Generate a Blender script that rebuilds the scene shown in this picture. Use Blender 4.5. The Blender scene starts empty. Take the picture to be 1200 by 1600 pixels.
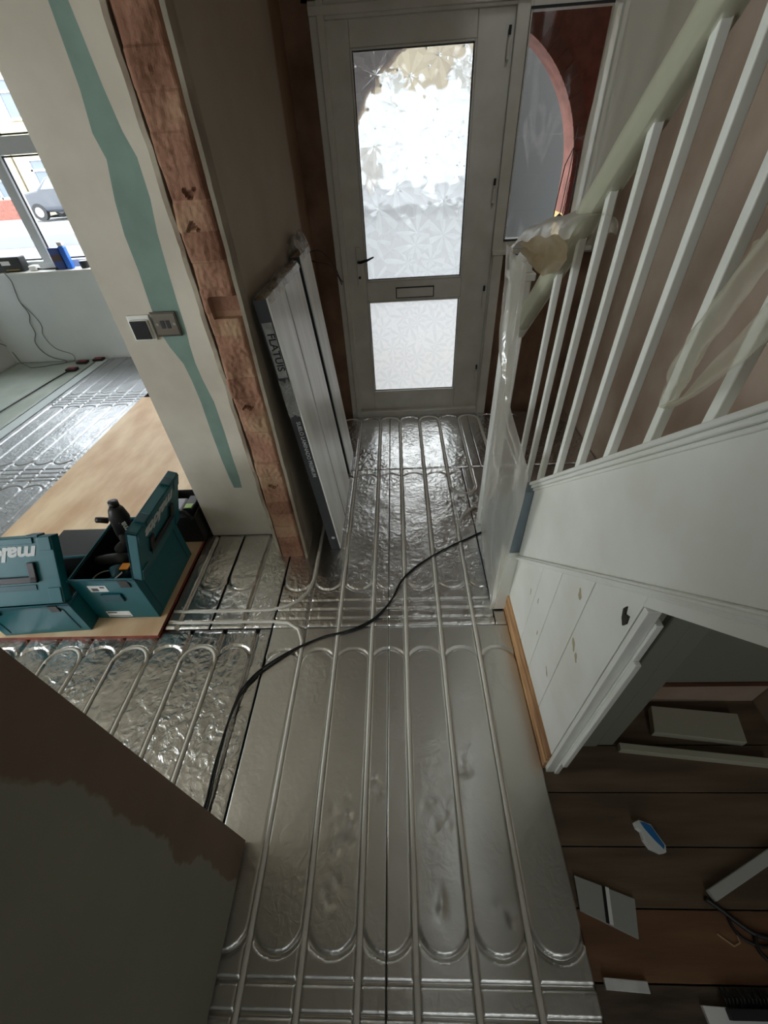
import bpy, bmesh, math, random
import numpy as np
from mathutils import Vector, Matrix, noise
random.seed(7)
S = bpy.context.scene
COL = S.collection
PI = math.pi

# ------------------------------------------------------------------ camera
CAM_H = 1.576
pitch, yaw, roll, FPX = math.radians(41.4), math.radians(3.4), math.radians(3.9), 638.0
cp, sp, cy_, sy_ = math.cos(pitch), math.sin(pitch), math.cos(yaw), math.sin(yaw)
fwd = Vector((-sy_*cp, cy_*cp, -sp)); rgt = Vector((cy_, sy_, 0)); dwn = fwd.cross(rgt)
cr, sr = math.cos(roll), math.sin(roll)
R_ = rgt*cr + dwn*sr
D_ = -rgt*sr + dwn*cr
cam = bpy.data.cameras.new('camera'); co = bpy.data.objects.new('camera', cam); COL.objects.link(co)
m = Matrix.Identity(4)
for i in range(3):
    m[i][0] = R_[i]; m[i][1] = -D_[i]; m[i][2] = -fwd[i]
m[2][3] = CAM_H
co.matrix_world = m
cam.sensor_fit = 'HORIZONTAL'; cam.sensor_width = 36.0; cam.lens = FPX/1200*36; cam.clip_start = 0.02; cam.clip_end = 200
S.camera = co

# ------------------------------------------------------------------ sky, exposure
S.view_settings.view_transform = 'Standard'; S.view_settings.look = 'None'
S.view_settings.gamma = 1; S.view_settings.use_curve_mapping = False
S.view_settings.exposure = 2.08
w = bpy.data.worlds.new('overcast_sky'); S.world = w; w.use_nodes = True
wn = w.node_tree.nodes; wl = w.node_tree.links
bg = wn['Background']
tc = wn.new('ShaderNodeTexCoord'); sx = wn.new('ShaderNodeSeparateXYZ'); mr = wn.new('ShaderNodeMapRange'); rp = wn.new('ShaderNodeValToRGB')
wl.new(tc.outputs['Generated'], sx.inputs[0]); wl.new(sx.outputs['Z'], mr.inputs[0]); mr.inputs[1].default_value = -0.1; mr.inputs[2].default_value = 1
wl.new(mr.outputs[0], rp.inputs[0]); wl.new(rp.outputs[0], bg.inputs[0])
rp.color_ramp.elements[0].color = (.80, .86, .88, 1); rp.color_ramp.elements[1].color = (1.0, 1.06, 1.12, 1)
bg.inputs[1].default_value = 2.3
def portal(name, loc, rot, sx_, sy2):
    l = bpy.data.lights.new(name, 'AREA'); l.shape = 'RECTANGLE'; l.size = sx_; l.size_y = sy2; l.cycles.is_portal = True
    o = bpy.data.objects.new(name, l); o.location = loc; o.rotation_euler = rot; COL.objects.link(o); return o
portal('bay_daylight', (-2.85, 4.92, 1.62), (-PI/2, 0, 0), 2.8, 1.5)
portal('added_side_daylight', (-4.5, -.65, 1.2), (0, -PI/2, 0), 2.0, 2.5)  # sky portal for the added side window, out of view
portal('added_back_daylight', (.35, -3.12, 1.7), (PI/2, 0, 0), .6, .75)  # portal at the made-up window behind the camera
portal('added_rooflight_daylight', (.86, 1.0, 4.34), (0, 0, 0), .5, 1.2)  # portal over the invented rooflight, unseen
portal('added_landing_daylight', (.80, -3.12, 3.35), (PI/2, 0, 0), .66, 1.2)  # portal for the added landing window, never in view
S.cycles.use_denoising = True
S.cycles.max_bounces = 10; S.cycles.diffuse_bounces = 6; S.cycles.glossy_bounces = 5
S.cycles.transmission_bounces = 8; S.cycles.transparent_max_bounces = 16
S.cycles.sample_clamp_indirect = 6
S.cycles.caustics_reflective = True; S.cycles.caustics_refractive = True

# ------------------------------------------------------------------ helpers
def lin(c):
    return tuple((x/255/12.92 if x/255 <= .04045 else ((x/255+.055)/1.055)**2.4) for x in c) + (1,)
MATS = {}
def mat(name, col, rough=.6, metal=0, var=None, vscale=6, vdetail=4, bump=0, bscale=40, bdist=.002, spec=.5, stretch=(1,1,1), alpha=None, coat=0):
    if name in MATS: return MATS[name]
    M = bpy.data.materials.new(name); M.use_nodes = True; n = M.node_tree.nodes; l = M.node_tree.links
    b = n['Principled BSDF']; b.inputs['Base Color'].default_value = lin(col); b.inputs['Roughness'].default_value = rough
    b.inputs['Metallic'].default_value = metal; b.inputs['Specular IOR Level'].default_value = spec; b.inputs['Coat Weight'].default_value = coat
    g = n.new('ShaderNodeNewGeometry'); mp = n.new('ShaderNodeMapping'); l.new(g.outputs['Position'], mp.inputs[0]); mp.inputs['Scale'].default_value = stretch
    if var:
        t = n.new('ShaderNodeTexNoise'); t.inputs['Scale'].default_value = vscale; t.inputs['Detail'].default_value = vdetail; l.new(mp.outputs[0], t.inputs['Vector'])
        r = n.new('ShaderNodeValToRGB'); r.color_ramp.elements[0].position = .35; r.color_ramp.elements[1].position = .65
        r.color_ramp.elements[0].color = lin(var); r.color_ramp.elements[1].color = lin(col)
        l.new(t.outputs[0], r.inputs[0]); l.new(r.outputs[0], b.inputs['Base Color'])
    if bump:
        t2 = n.new('ShaderNodeTexNoise'); t2.inputs['Scale'].default_value = bscale; t2.inputs['Detail'].default_value = 4; l.new(mp.outputs[0], t2.inputs['Vector'])
        bp = n.new('ShaderNodeBump'); bp.inputs['Strength'].default_value = bump; bp.inputs['Distance'].default_value = bdist
        l.new(t2.outputs[0], bp.inputs['Height']); l.new(bp.outputs[0], b.inputs['Normal'])
    MATS[name] = M
    return M

def masked(name, colA, colB, axis, edge, wob, wscale=4, soft=.01, rough=.7, varA=None, varB=None, band=None):
    """two coats on one wall, meeting at axis==edge with a wavy trowelled margin"""
    M = bpy.data.materials.new(name); M.use_nodes = True; n = M.node_tree.nodes; l = M.node_tree.links
    b = n['Principled BSDF']; b.inputs['Roughness'].default_value = rough
    g = n.new('ShaderNodeNewGeometry'); s = n.new('ShaderNodeSeparateXYZ'); l.new(g.outputs['Position'], s.inputs[0])
    t = n.new('ShaderNodeTexNoise'); t.inputs['Scale'].default_value = wscale; t.inputs['Detail'].default_value = 5; l.new(g.outputs['Position'], t.inputs['Vector'])
    a = n.new('ShaderNodeMath'); a.operation = 'MULTIPLY_ADD'; l.new(t.outputs[0], a.inputs[0]); a.inputs[1].default_value = wob; l.new(s.outputs[axis], a.inputs[2])
    r = n.new('ShaderNodeMapRange'); l.new(a.outputs[0], r.inputs[0]); r.inputs[1].default_value = edge-soft; r.inputs[2].default_value = edge+soft
    def coat(c, v, sc):
        t3 = n.new('ShaderNodeTexNoise'); t3.inputs['Scale'].default_value = sc; t3.inputs['Detail'].default_value = 5; l.new(g.outputs['Position'], t3.inputs['Vector'])
        rr = n.new('ShaderNodeValToRGB'); rr.color_ramp.elements[0].position = .3; rr.color_ramp.elements[1].position = .7
        rr.color_ramp.elements[0].color = lin(v or c); rr.color_ramp.elements[1].color = lin(c); l.new(t3.outputs[0], rr.inputs[0]); return rr
    A = coat(colA, varA, 3); B = coat(colB, varB, 5)
    mx = n.new('ShaderNodeMixRGB'); l.new(r.outputs[0], mx.inputs[0]); l.new(A.outputs[0], mx.inputs[1]); l.new(B.outputs[0], mx.inputs[2])
    l.new(mx.outputs[0], b.inputs['Base Color'])
    return M

class MB:
    def __init__(s): s.v = []; s.f = []; s.mi = []; s.cur = 0
    def add(s, vs, fs, mi=None):
        o = len(s.v); s.v += [tuple(v) for v in vs]
        for f in fs: s.f.append([i+o for i in f]); s.mi.append(s.cur if mi is None else mi)
        return s
    def box(s, x0, x1, y0, y1, z0, z1, mi=None, M=None):
        vs = [(x, y, z) for z in (z0, z1) for y in (y0, y1) for x in (x0, x1)]
        if M is not None: vs = [tuple(M @ Vector(v)) for v in vs]
        return s.add(vs, [(0,2,3,1), (4,5,7,6), (0,1,5,4), (2,6,7,3), (0,4,6,2), (1,3,7,5)], mi)
    def prism(s, pts, axis, a, b, mi=None, M=None):
        """polygon pts (2D) extruded along axis from a to b"""
        n = len(pts)
        def mk(p, t):
            if axis == 0: return (t, p[0], p[1])
            if axis == 1: return (p[0], t, p[1])
            return (p[0], p[1], t)
        vs = [mk(p, a) for p in pts] + [mk(p, b) for p in pts]
        if M is not None: vs = [tuple(M @ Vector(v)) for v in vs]
        fs = [tuple(range(n))[::-1], tuple(range(n, 2*n))] + [(i, (i+1) % n, n+(i+1) % n, n+i) for i in range(n)]
        return s.add(vs, fs, mi)
    def tube(s, pts, r, seg=8, mi=None, taper=None, flat=1.0):
        P = [Vector(p) for p in pts]; n = len(P); vs = []
        up = Vector((0, 0, 1)); prev = None
        for i, p in enumerate(P):
            d = (P[min(i+1, n-1)] - P[max(i-1, 0)]).normalized()
            if prev is None:
                a = d.cross(up)
                if a.length < .1: a = d.cross(Vector((1, 0, 0)))
            else: a = prev - d*prev.dot(d)
            a.normalize(); prev = a; b = a.cross(d)
            rr = r if taper is None else r*(taper[i] if not callable(taper) else taper(i/(n-1)))
            for k in range(seg):
                t = 2*PI*k/seg; vs.append(p + a*math.cos(t)*rr + b*math.sin(t)*rr*flat)
        fs = [(i*seg+k, i*seg+(k+1) % seg, (i+1)*seg+(k+1) % seg, (i+1)*seg+k) for i in range(n-1) for k in range(seg)]
        fs += [tuple(range(seg))[::-1], tuple(range((n-1)*seg, n*seg))]
        return s.add(vs, fs, mi)
    def cyl(s, c, r, h, axis=2, seg=20, mi=None, r2=None):
        r2 = r if r2 is None else r2; vs = []
        for t, rr in ((0, r), (h, r2)):
            for k in range(seg):
                a = 2*PI*k/seg; u, v = rr*math.cos(a), rr*math.sin(a)
                vs.append({0: (c[0]+t, c[1]+u, c[2]+v), 1: (c[0]+u, c[1]+t, c[2]+v), 2: (c[0]+u, c[1]+v, c[2]+t)}[axis])
        fs = [(k, (k+1) % seg, seg+(k+1) % seg, seg+k) for k in range(seg)] + [tuple(range(seg))[::-1], tuple(range(seg, 2*seg))]
        return s.add(vs, fs, mi)
    def grid(s, fn, nu, nv, mi=None):
        vs = [fn(i/(nu-1), j/(nv-1)) for j in range(nv) for i in range(nu)]
        fs = [(j*nu+i, j*nu+i+1, (j+1)*nu+i+1, (j+1)*nu+i) for j in range(nv-1) for i in range(nu-1)]
        return s.add(vs, fs, mi)
    def build(s, name, mats, parent=None, bevel=0, smooth=False, seg=2, local=False, sol=0, sub=0, origin=None):
        me = bpy.data.meshes.new(name)
        off = Vector((0, 0, 0))
        if parent is not None and not local: off = world_loc(parent)
        elif origin is not None: off = Vector(origin)
        me.from_pydata([tuple(Vector(v)-off) for v in s.v], [], s.f)
        bm = bmesh.new(); bm.from_mesh(me); bmesh.ops.recalc_face_normals(bm, faces=bm.faces); bm.to_mesh(me); bm.free()
        if not isinstance(mats, (list, tuple)): mats = [mats]
        for m_ in mats: me.materials.append(m_)
        for p, i in zip(me.polygons, s.mi): p.material_index = min(i, len(mats)-1); p.use_smooth = smooth
        o = bpy.data.objects.new(name, me); COL.objects.link(o)
        if parent is not None: o.parent = parent
        elif origin is not None: o.location = off
        if bevel:
            b = o.modifiers.new('bevel', 'BEVEL'); b.width = bevel; b.segments = seg; b.limit_method = 'ANGLE'; b.angle_limit = math.radians(40)
            b.harden_normals = False
        if sol:
            d = o.modifiers.new('solid', 'SOLIDIFY'); d.thickness = sol; d.offset = 0
        if sub:
            d = o.modifiers.new('sub', 'SUBSURF'); d.levels = sub; d.render_levels = sub
        return o
def world_loc(o):
    v = Vector((0, 0, 0))
    while o is not None: v += Vector(o.location); o = o.parent
    return v
def tag(o, label=None, cat=None, group=None, kind=None):
    if label: o['label'] = label
    if cat: o['category'] = cat
    if group: o['group'] = group
    if kind: o['kind'] = kind
    return o
def thing(name, loc, label, cat, group=None, rz=0):
    o = bpy.data.objects.new(name, None); o.location = loc; o.rotation_euler = (0, 0, rz); o.empty_display_size = .05
    COL.objects.link(o); return tag(o, label, cat, group)
def struct(o, label=None):
    o['kind'] = 'structure'
    if label: o['label'] = label
    return o
def text_mesh(name, body, size, M, material, parent=None, shear=0, weight=0, sx=1.0, depth=.0004):
    cu = bpy.data.curves.new(name, 'FONT'); cu.body = body; cu.size = size; cu.align_x = 'CENTER'; cu.align_y = 'CENTER'
    cu.shear = shear; cu.offset = weight; cu.extrude = depth; cu.resolution_u = 3
    t = bpy.data.objects.new(name, cu); COL.objects.link(t)
    dg = bpy.context.evaluated_depsgraph_get(); me = bpy.data.meshes.new_from_object(t.evaluated_get(dg))
    bpy.data.objects.remove(t); me.name = name
    me.transform(Matrix.Diagonal((sx, 1, 1, 1))); me.transform(M)
    me.materials.clear(); me.materials.append(material)
    o = bpy.data.objects.new(name, me); COL.objects.link(o)
    if parent is not None: o.parent = parent
    return o
def frame_m(origin, xdir, ydir):
    x = Vector(xdir).normalized(); y = Vector(ydir).normalized(); z = x.cross(y)
    M = Matrix.Identity(4)
    for i in range(3): M[i][0] = x[i]; M[i][1] = y[i]; M[i][2] = z[i]; M[i][3] = origin[i]
    return M

# ------------------------------------------------------------------ materials
def foil_mat(name, wr, rough, col=(205, 205, 203), fine=1.0):
    M = bpy.data.materials.new(name); M.use_nodes = True; n = M.node_tree.nodes; l = M.node_tree.links
    b = n['Principled BSDF']; b.inputs['Base Color'].default_value = lin(col); b.inputs['Metallic'].default_value = 1; b.inputs['Roughness'].default_value = rough
    g = n.new('ShaderNodeNewGeometry')
    t = n.new('ShaderNodeTexNoise'); t.inputs['Scale'].default_value = 26; t.inputs['Detail'].default_value = 5; t.inputs['Distortion'].default_value = 1.2; l.new(g.outputs['Position'], t.inputs['Vector'])
    v = n.new('ShaderNodeTexVoronoi'); v.inputs['Scale'].default_value = 38; v.feature = 'F1'; 
    mx = n.new('ShaderNodeMixRGB'); mx.inputs[0].default_value = .5; l.new(t.outputs[1], mx.inputs[1]); l.new(g.outputs['Position'], mx.inputs[2])
    l.new(g.outputs['Position'], v.inputs['Vector'])
    big = n.new('ShaderNodeTexNoise'); big.inputs['Scale'].default_value = 3.0; big.inputs['Detail'].default_value = 2; l.new(g.outputs['Position'], big.inputs['Vector'])
    ramp = n.new('ShaderNodeMapRange'); ramp.inputs[1].default_value = .42; ramp.inputs[2].default_value = .62; l.new(big.outputs[0], ramp.inputs[0])
    # crumples: strength varies over the sheet
    ad = n.new('ShaderNodeMath'); ad.operation = 'MULTIPLY_ADD'; l.new(v.outputs['Distance'], ad.inputs[0]); ad.inputs[1].default_value = .35*fine; l.new(t.outputs[0], ad.inputs[2])
    mu = n.new('ShaderNodeMath'); mu.operation = 'MULTIPLY'; l.new(ad.outputs[0], mu.inputs[0])
    m2 = n.new('ShaderNodeMath'); m2.operation = 'MULTIPLY_ADD'; l.new(ramp.outputs[0], m2.inputs[0]); m2.inputs[1].default_value = wr; m2.inputs[2].default_value = wr*.45
    l.new(m2.outputs[0], mu.inputs[1])
    ft = n.new('ShaderNodeTexNoise'); ft.inputs['Scale'].default_value = 7; ft.inputs['Detail'].default_value = 3; l.new(g.outputs['Position'], ft.inputs['Vector'])
    a3 = n.new('ShaderNodeMath'); a3.operation = 'MULTIPLY_ADD'; l.new(ft.outputs[0], a3.inputs[0]); a3.inputs[1].default_value = 1.3*wr; l.new(mu.outputs[0], a3.inputs[2])
    bp = n.new('ShaderNodeBump'); bp.inputs['Strength'].default_value = 1; bp.inputs['Distance'].default_value = .0062
    l.new(a3.outputs[0], bp.inputs['Height']); l.new(bp.outputs[0], b.inputs['Normal'])
    return M
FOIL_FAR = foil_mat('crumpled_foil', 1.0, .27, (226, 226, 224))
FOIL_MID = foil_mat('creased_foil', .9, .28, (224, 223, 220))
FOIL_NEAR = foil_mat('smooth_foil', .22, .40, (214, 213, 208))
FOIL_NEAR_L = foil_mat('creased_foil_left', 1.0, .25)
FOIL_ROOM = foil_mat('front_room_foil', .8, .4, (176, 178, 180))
EPS = mat('foil_core', (60, 60, 60), .9)
PIPE = mat('milky_pipe', (204, 200, 190), .6, spec=.35)
PLASTER_BEIGE = masked('hall_plaster', (160, 149, 132), (132, 102, 78), 1, 2.72, .12, 3, .02, .75, (148, 137, 120), (112, 84, 62))
WALL_NEAR = masked('near_wall_plaster', (136, 134, 120), (118, 98, 80), 1, .22, .10, 9, .003, .7, (124, 122, 110), (104, 86, 70))
NIBW = mat('skimmed_wall', (205, 198, 184), .7, var=(188, 180, 165), vscale=4, bump=.1, bscale=12)
GREEN = mat('green_plasterboard', (122, 146, 136), .75, var=(112, 135, 126), vscale=9)
BROWNP = mat('brown_plaster', (184, 166, 148), .8, var=(164, 142, 122), vscale=3, bump=.2, bscale=25)
WHITEW = mat('white_painted_wall', (222, 228, 228), .6, var=(214, 220, 222), vscale=2)
CEIL = mat('old_ceiling', (205, 195, 178), .8, var=(188, 176, 158), vscale=2)
UPVC = mat('white_upvc', (200, 198, 188), .35, var=(188, 186, 174), vscale=8)
WPAINT = mat('white_gloss_paint', (228, 229, 222), .38, var=(218, 218, 208), vscale=5, bump=.15, bscale=18)
SEAL = mat('black_rubber_seal', (20, 20, 20), .6)
BLACKP = mat('black_plastic', (22, 23, 24), .45)
TEAL = mat('teal_plastic', (6, 92, 102), .42, bump=.08, bscale=180, bdist=.0006)
TEAL_D = mat('teal_plastic_edge', (8, 72, 84), .45)
DGREY = mat('dark_grey_plastic', (52, 54, 56), .5)
CHROME = mat('chrome', (110, 106, 100), .18, 1)
STEEL = mat('steel', (150, 150, 148), .3, 1)
WPLAS = mat('white_plastic', (225, 225, 220), .35)
PAPER = mat('paper_label', (235, 235, 235), .7)
REDB = mat('raw_brick_red', (150, 96, 74), .9, var=(100, 58, 44), vscale=10, bump=.5, bscale=60)
WOODP = mat('raw_pine', (196, 154, 106), .6, var=(128, 86, 54), vscale=5, stretch=(6, .8, 6), bump=.2, bscale=30)
WOODD = mat('dark_old_timber', (96, 58, 38), .7, var=(66, 38, 26), vscale=6, bump=.3, bscale=30)
BLACKC = mat('black_cable', (10, 10, 11), .35)

# ================================================================== SETTING
# floor under everything
fm = MB(); fm.box(-4.6, 1.6, -3.2, 4.9, -.12, -.05)
struct(fm.build('floor', mat('subfloor', (96, 90, 80), .9)))

# ---- under-stairs old floorboards: each board a thing? they are the old floor: structure
BOARD = mat('old_floorboards', (112, 94, 74), .55, var=(84, 69, 54), vscale=4, stretch=(.6, 5, 1), bump=.25, bscale=25)
BOARD2 = mat('orange_floorboard', (124, 90, 62), .55, var=(102, 72, 50), vscale=4, stretch=(.6, 5, 1), bump=.2, bscale=25)
BOARDG = mat('grey_floorboard', (92, 78, 62), .65, var=(56, 46, 36), vscale=7, stretch=(.8, 5, 1), bump=.3, bscale=25)
fb = MB(); ys = [-1.5, -.15, -.008, .128, .262, .40, .54, .70, .86, 1.05]
for i in range(len(ys)-1):
    fb.box(.449, 1.278, ys[i]+.0016, ys[i+1]-.0016, -.05, -.02, mi=2 if i == 1 else (1 if i == 2 else 0))
o = fb.build('floor_understairs', [BOARD, BOARD2, BOARDG], bevel=.001); struct(o)

# ---- heightfield foil panels
def foil_panel(x0, x1, y0, y1, grooves, arcs, trans, material, label, group='foil faced underfloor heating panels', depth=.013, dx=.0045, gr_y=None, wav=.0006, dents=()):
    e = .0012
    x0 += e; x1 -= e; y0 += e; y1 -= e
    nx = max(2, int((x1-x0)/dx)); xs = np.linspace(x0, x1, nx)
    fine = []
    for (yc, sgn, pr_) in arcs: fine.append((yc-.01 if sgn > 0 else yc-.092, yc+.092 if sgn > 0 else yc+.01))
    for t in trans: fine.append((t[0]-.016, t[0]+.016))
    yv = [y0]; 
    for (cx, cy, n_, sp_) in dents: fine.append((cy-sp_*2.2, cy+sp_*2.2))
    while yv[-1] < y1:
        y = yv[-1]; f = any(a <= y <= b for a, b in fine); yv.append(y + (.004 if f else .02))
        if not f:
            nxt = [a for a, b in fine if y < a < yv[-1]]
            if nxt: yv[-1] = min(nxt)+1e-4
    yv[-1] = y1
    ysv = np.array(yv); X, Y = np.meshgrid(xs, ysv)
    H = np.zeros_like(X)
    def groove(d, hw, dp):
        t = np.clip(1-(d/hw)**2, 0, 1); return -dp*np.sqrt(t)
    for gx in grooves:
        gx, ya, yb = gx if isinstance(gx, tuple) else (gx, -99, 99)
        d = np.where((Y > ya) & (Y < yb), abs(X-gx), 1)
        H = np.minimum(H, groove(d, .0088, depth))
    for (yc, sgn, pairs) in arcs:
        for (ga, gb, dp) in pairs:
            cx = (ga+gb)/2; r = abs(gb-ga)/2
            d = abs(np.hypot(X-cx, Y-yc)-r); d = np.where(((Y-yc)*sgn >= 0) & (X > ga-.012) & (X < gb+.012), d, 1)
            H = np.minimum(H, groove(d, .0072, dp))
    for (yt, xa, xb, dp) in trans:
        d = np.where((X > xa) & (X < xb), abs(Y-yt), 1); H = np.minimum(H, groove(d, .0072, dp))
    H = H + wav*(np.sin(X*31+Y*7)*np.sin(Y*23-X*5))*(H > -.001)
    rd = np.random.RandomState(5)
    for (cx, cy, n_, sp_) in dents:
        for _ in range(n_):
            px, py, rr_, am = cx+rd.randn()*sp_*.5, cy+rd.randn()*sp_, rd.uniform(.007, .014), rd.uniform(.0008, .0022)
            H = H - am*np.exp(-((X-px)**2+((Y-py)*.9)**2)/rr_**2)*(H > -.004)
    H = np.minimum(H, 0) if wav == 0 else H - wav
    # crisp cut edges folded down
    vs = [(float(x), float(y), float(z)) for x, y, z in zip(X.ravel(), Y.ravel(), H.ravel())]
    ny = len(ysv); mb = MB()
    fs = [(j*nx+i, j*nx+i+1, (j+1)*nx+i+1, (j+1)*nx+i) for j in range(ny-1) for i in range(nx-1)]
    mb.add(vs, fs, 0)
    ring = [j*nx for j in range(ny)][::-1] + list(range(1, nx)) + [j*nx+nx-1 for j in range(1, ny)] + [(ny-1)*nx+i for i in range(1, nx-1)][::-1]
    base = len(mb.v)
    for k in ring: mb.v.append((mb.v[k][0], mb.v[k][1], -.05))
    L = len(ring)
    for k in range(L): mb.f.append([ring[k], ring[(k+1) % L], base+(k+1) % L, base+k]); mb.mi.append(1)
    mb.f.append([base+k for k in range(L)]); mb.mi.append(1)
    o = mb.build('insulation_panel', [material, EPS], smooth=True, origin=((x0+x1)/2, (y0+y1)/2, -.05))
    for p in o.data.polygons:
        if p.material_index == 1: p.use_smooth = False
    tag(o, label, 'floor panel', group)
    return o
G = [.003+.15*k for k in range(-4, 7)]      # -.597 ... .903
def pairs(lo, hi, dp=.008, gs=G): return [(a, b, dp) for a, b in zip(gs[:-1], gs[1:]) if a > lo-.1 and b < hi+.1]
def hall(x0, x1, y0, y1, arcs, trans, M, label, gro=None, extra=(), dents=()):
    gs = [g for g in G if x0-.02 < g < x1+.02] if gro is None else gro
    return foil_panel(x0, x1, y0, y1, gs, [(y, s, pairs(x0-.1, x1+.1, d)) for y, s, d in arcs] + list(extra), [(t, x0, x1, d) for t, d in trans], M, label, dents=dents)
# nearest
near_arcs = [(.837, 1, .006), (.102, -1, .011)]; near_tr = [(-.017, .010), (-.071, .010), (-.125, .010)]
hall(-.594, -.075, -.172, 1.02, near_arcs, near_tr, FOIL_NEAR, 'satin foil floor panel right beside the lower left plastered wall', [-.447, -.297, -.147], dents=((-.205, .27, 26, .05), (-.235, .14, 16, .022), (-.11, .42, 10, .03)))
hall(-.075, .446, -.172, 1.02, near_arcs, near_tr, FOIL_NEAR, 'satin foil floor panel along the bare pine strip under the stairs', [.003, .153, .303], dents=((.173, .464, 12, .022), (.08, .12, 5, .012), (.255, .10, 8, .02), (.09, .33, 6, .05)))
hall(-.505, -.075, -.9, -.172, [], [], FOIL_NEAR, 'foil floor panel at the very bottom left of the hall', [-.447, -.297, -.147])
hall(-.075, .446, -.9, -.172, [], [], FOIL_NEAR, 'foil floor panel at the very bottom right of the hall', [.003, .153, .303])
mid_arcs = [(2.085, 1, .006), (1.301, -1, .008)]; mid_tr = [(1.163, .007), (1.113, .007), (1.065, .007)]
hall(-.594, -.075, 1.02, 2.205, mid_arcs, mid_tr, FOIL_MID, 'crumpled foil floor panel beside the upright laminate packs', [-.447, -.297, -.147])
hall(-.075, .395, 1.02, 2.205, mid_arcs, mid_tr, FOIL_MID, 'crumpled foil floor panel in the middle of the hall beside the plastic sheet', [.003, .153, .303], extra=[(2.013, -1, [(.303, .453, .013)])])
hall(-.5, -.075, 2.205, 2.93, [(2.83, 1, .009)], [], FOIL_FAR, 'brightly lit foil floor panel in front of the door, left half', [-.447, -.297, -.147])
hall(-.075, .525, 2.205, 2.93, [(2.83, 1, .009)], [], FOIL_FAR, 'brightly lit foil floor panel in front of the door, right half', [.003, .153, .303, .453])
hall(.525, 1.275, 2.205, 2.93, [(2.83, 1, .009)], [], FOIL_FAR, 'foil floor panel below the side window at the foot of the stairs', [.603, .753])
hall(.397, 1.275, 1.79, 2.205, [], [], FOIL_MID, 'foil floor panel offcut behind the plastic covered newel', [(.453, 2.01, 3)], extra=[(2.013, -1, [(.303, .453, .013)])])
hall(.446, 1.275, 1.02, 1.79, [], [], FOIL_MID, 'foil floor offcut under the bottom stair', [])
hall(.397, .446, 1.02, 1.094, [], [], FOIL_NEAR, 'small foil offcut at the foot of the end post', [])
hall(.397, .446, 1.164, 1.788, [], [], FOIL_MID, 'narrow foil strip under the hem of the plastic sheet', [])
# left passage
GL = [-.66-.15*k for k in range(0, 9)][::-1]
ap = [(a, b, .008) for a, b in zip(GL[:-1], GL[1:])]
foil_panel(-1.25, -.600, -.2, 1.015, GL, [(.86, 1, ap)], [], FOIL_NEAR_L, 'glittering foil floor panel with looped pipes before the teal toolboxes, right one')
foil_panel(-1.85, -1.25, -.2, 1.012, GL, [(.86, 1, ap)], [], FOIL_NEAR_L, 'glittering foil floor panel before the teal toolboxes, left one, half behind the wall corner')
GM = [-1.035, -.885, -.735]
for xa_, xb_, nm_ in ((-1.095, -.889, 'left of the dark slot'), (-.881, -.600, 'right of the dark slot')):
    foil_panel(xa_, xb_, 1.02, 1.622, [g_ for g_ in GM if g_ != -.885], [(1.315, -1, [(a, b, .008) for a, b in zip(GM[:-1], GM[1:])])], [(1.117, -1.1, -.6, .010), (1.057, -1.1, -.6, .010)], FOIL_MID, 'foil floor panel between the brick pier and the plywood, '+nm_)
# front room
GR = [-2.40-.15*k for k in range(0, 6)][::-1]
apr = [(a, b, .007) for a, b in zip(GR[:-1], GR[1:])]
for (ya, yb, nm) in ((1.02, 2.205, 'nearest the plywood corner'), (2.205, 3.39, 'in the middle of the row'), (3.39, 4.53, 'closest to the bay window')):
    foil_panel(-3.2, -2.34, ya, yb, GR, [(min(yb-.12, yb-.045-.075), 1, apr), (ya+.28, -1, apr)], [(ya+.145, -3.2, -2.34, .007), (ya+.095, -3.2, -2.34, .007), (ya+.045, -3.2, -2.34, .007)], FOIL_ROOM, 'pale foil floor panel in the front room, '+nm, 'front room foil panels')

# membrane (grey green sheet) in the front room
mb = MB(); mb.grid(lambda u, v: (-4.3+u*.945, -2.5+v*7.03, -.012+.004*noise.noise(Vector((u*9, v*40, 1)))+.003*noise.noise(Vector((u*25, v*90, 3)))), 30, 120)
o = mb.build('floor_membrane', mat('grey_green_membrane', (168, 176, 168), .5, var=(150, 160, 150), vscale=3, bump=.3, bscale=8), smooth=True, sol=.004)
tag(o, 'grey green sheet laid on the front room floor beyond the foil', 'floor sheet')
mb = MB(); mb.box(-3.328, -3.222, .9, 4.52, -.03, -.003)
tag(mb.build('edge_board', mat('pale_foam', (188, 198, 198), .6), bevel=.002), 'long pale strip between the grey membrane and the front room foil', 'insulation strip')
# the rest of the back room floor, bare grey boards out of sight
mb = MB(); mb.box(-4.35, -.65, -2.9, -.21, -.05, -.004)
struct(mb.build('floor_back_room', mat('back_room_screed', (150, 146, 138), .8, var=(130, 126, 118))))

# ---- walls
def wall(name, *b, m=WHITEW): 
    q = MB()
    for bb in b: q.box(*bb)
    return struct(q.build(name, m))
CZ = 2.5
# hall left wall: plaster skins over a brick core
wall('wall_hall_left', (-.512, -.5, 1.502, 3.02, -.02, CZ), m=PLASTER_BEIGE)
wall('wall_hall_left_core', (-.655, -.513, 1.52, 3.3, -.02, CZ), m=BROWNP)
wall('wall_porch_left', (-.655, -.5, 3.3, 4.75, -.15, 2.8), m=REDB)
o = wall('wall_hall_left_near', (-.65, -.51, -3.1, .265, .012, CZ), m=WALL_NEAR)
wall('wall_near_core', (-.63, -.53, -3.1, .25, -.05, .03), m=WOODD)
wall('wall_above_opening', (-.65, -.51, .265, 1.446, 2.2, CZ), m=PLASTER_BEIGE)
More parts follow.
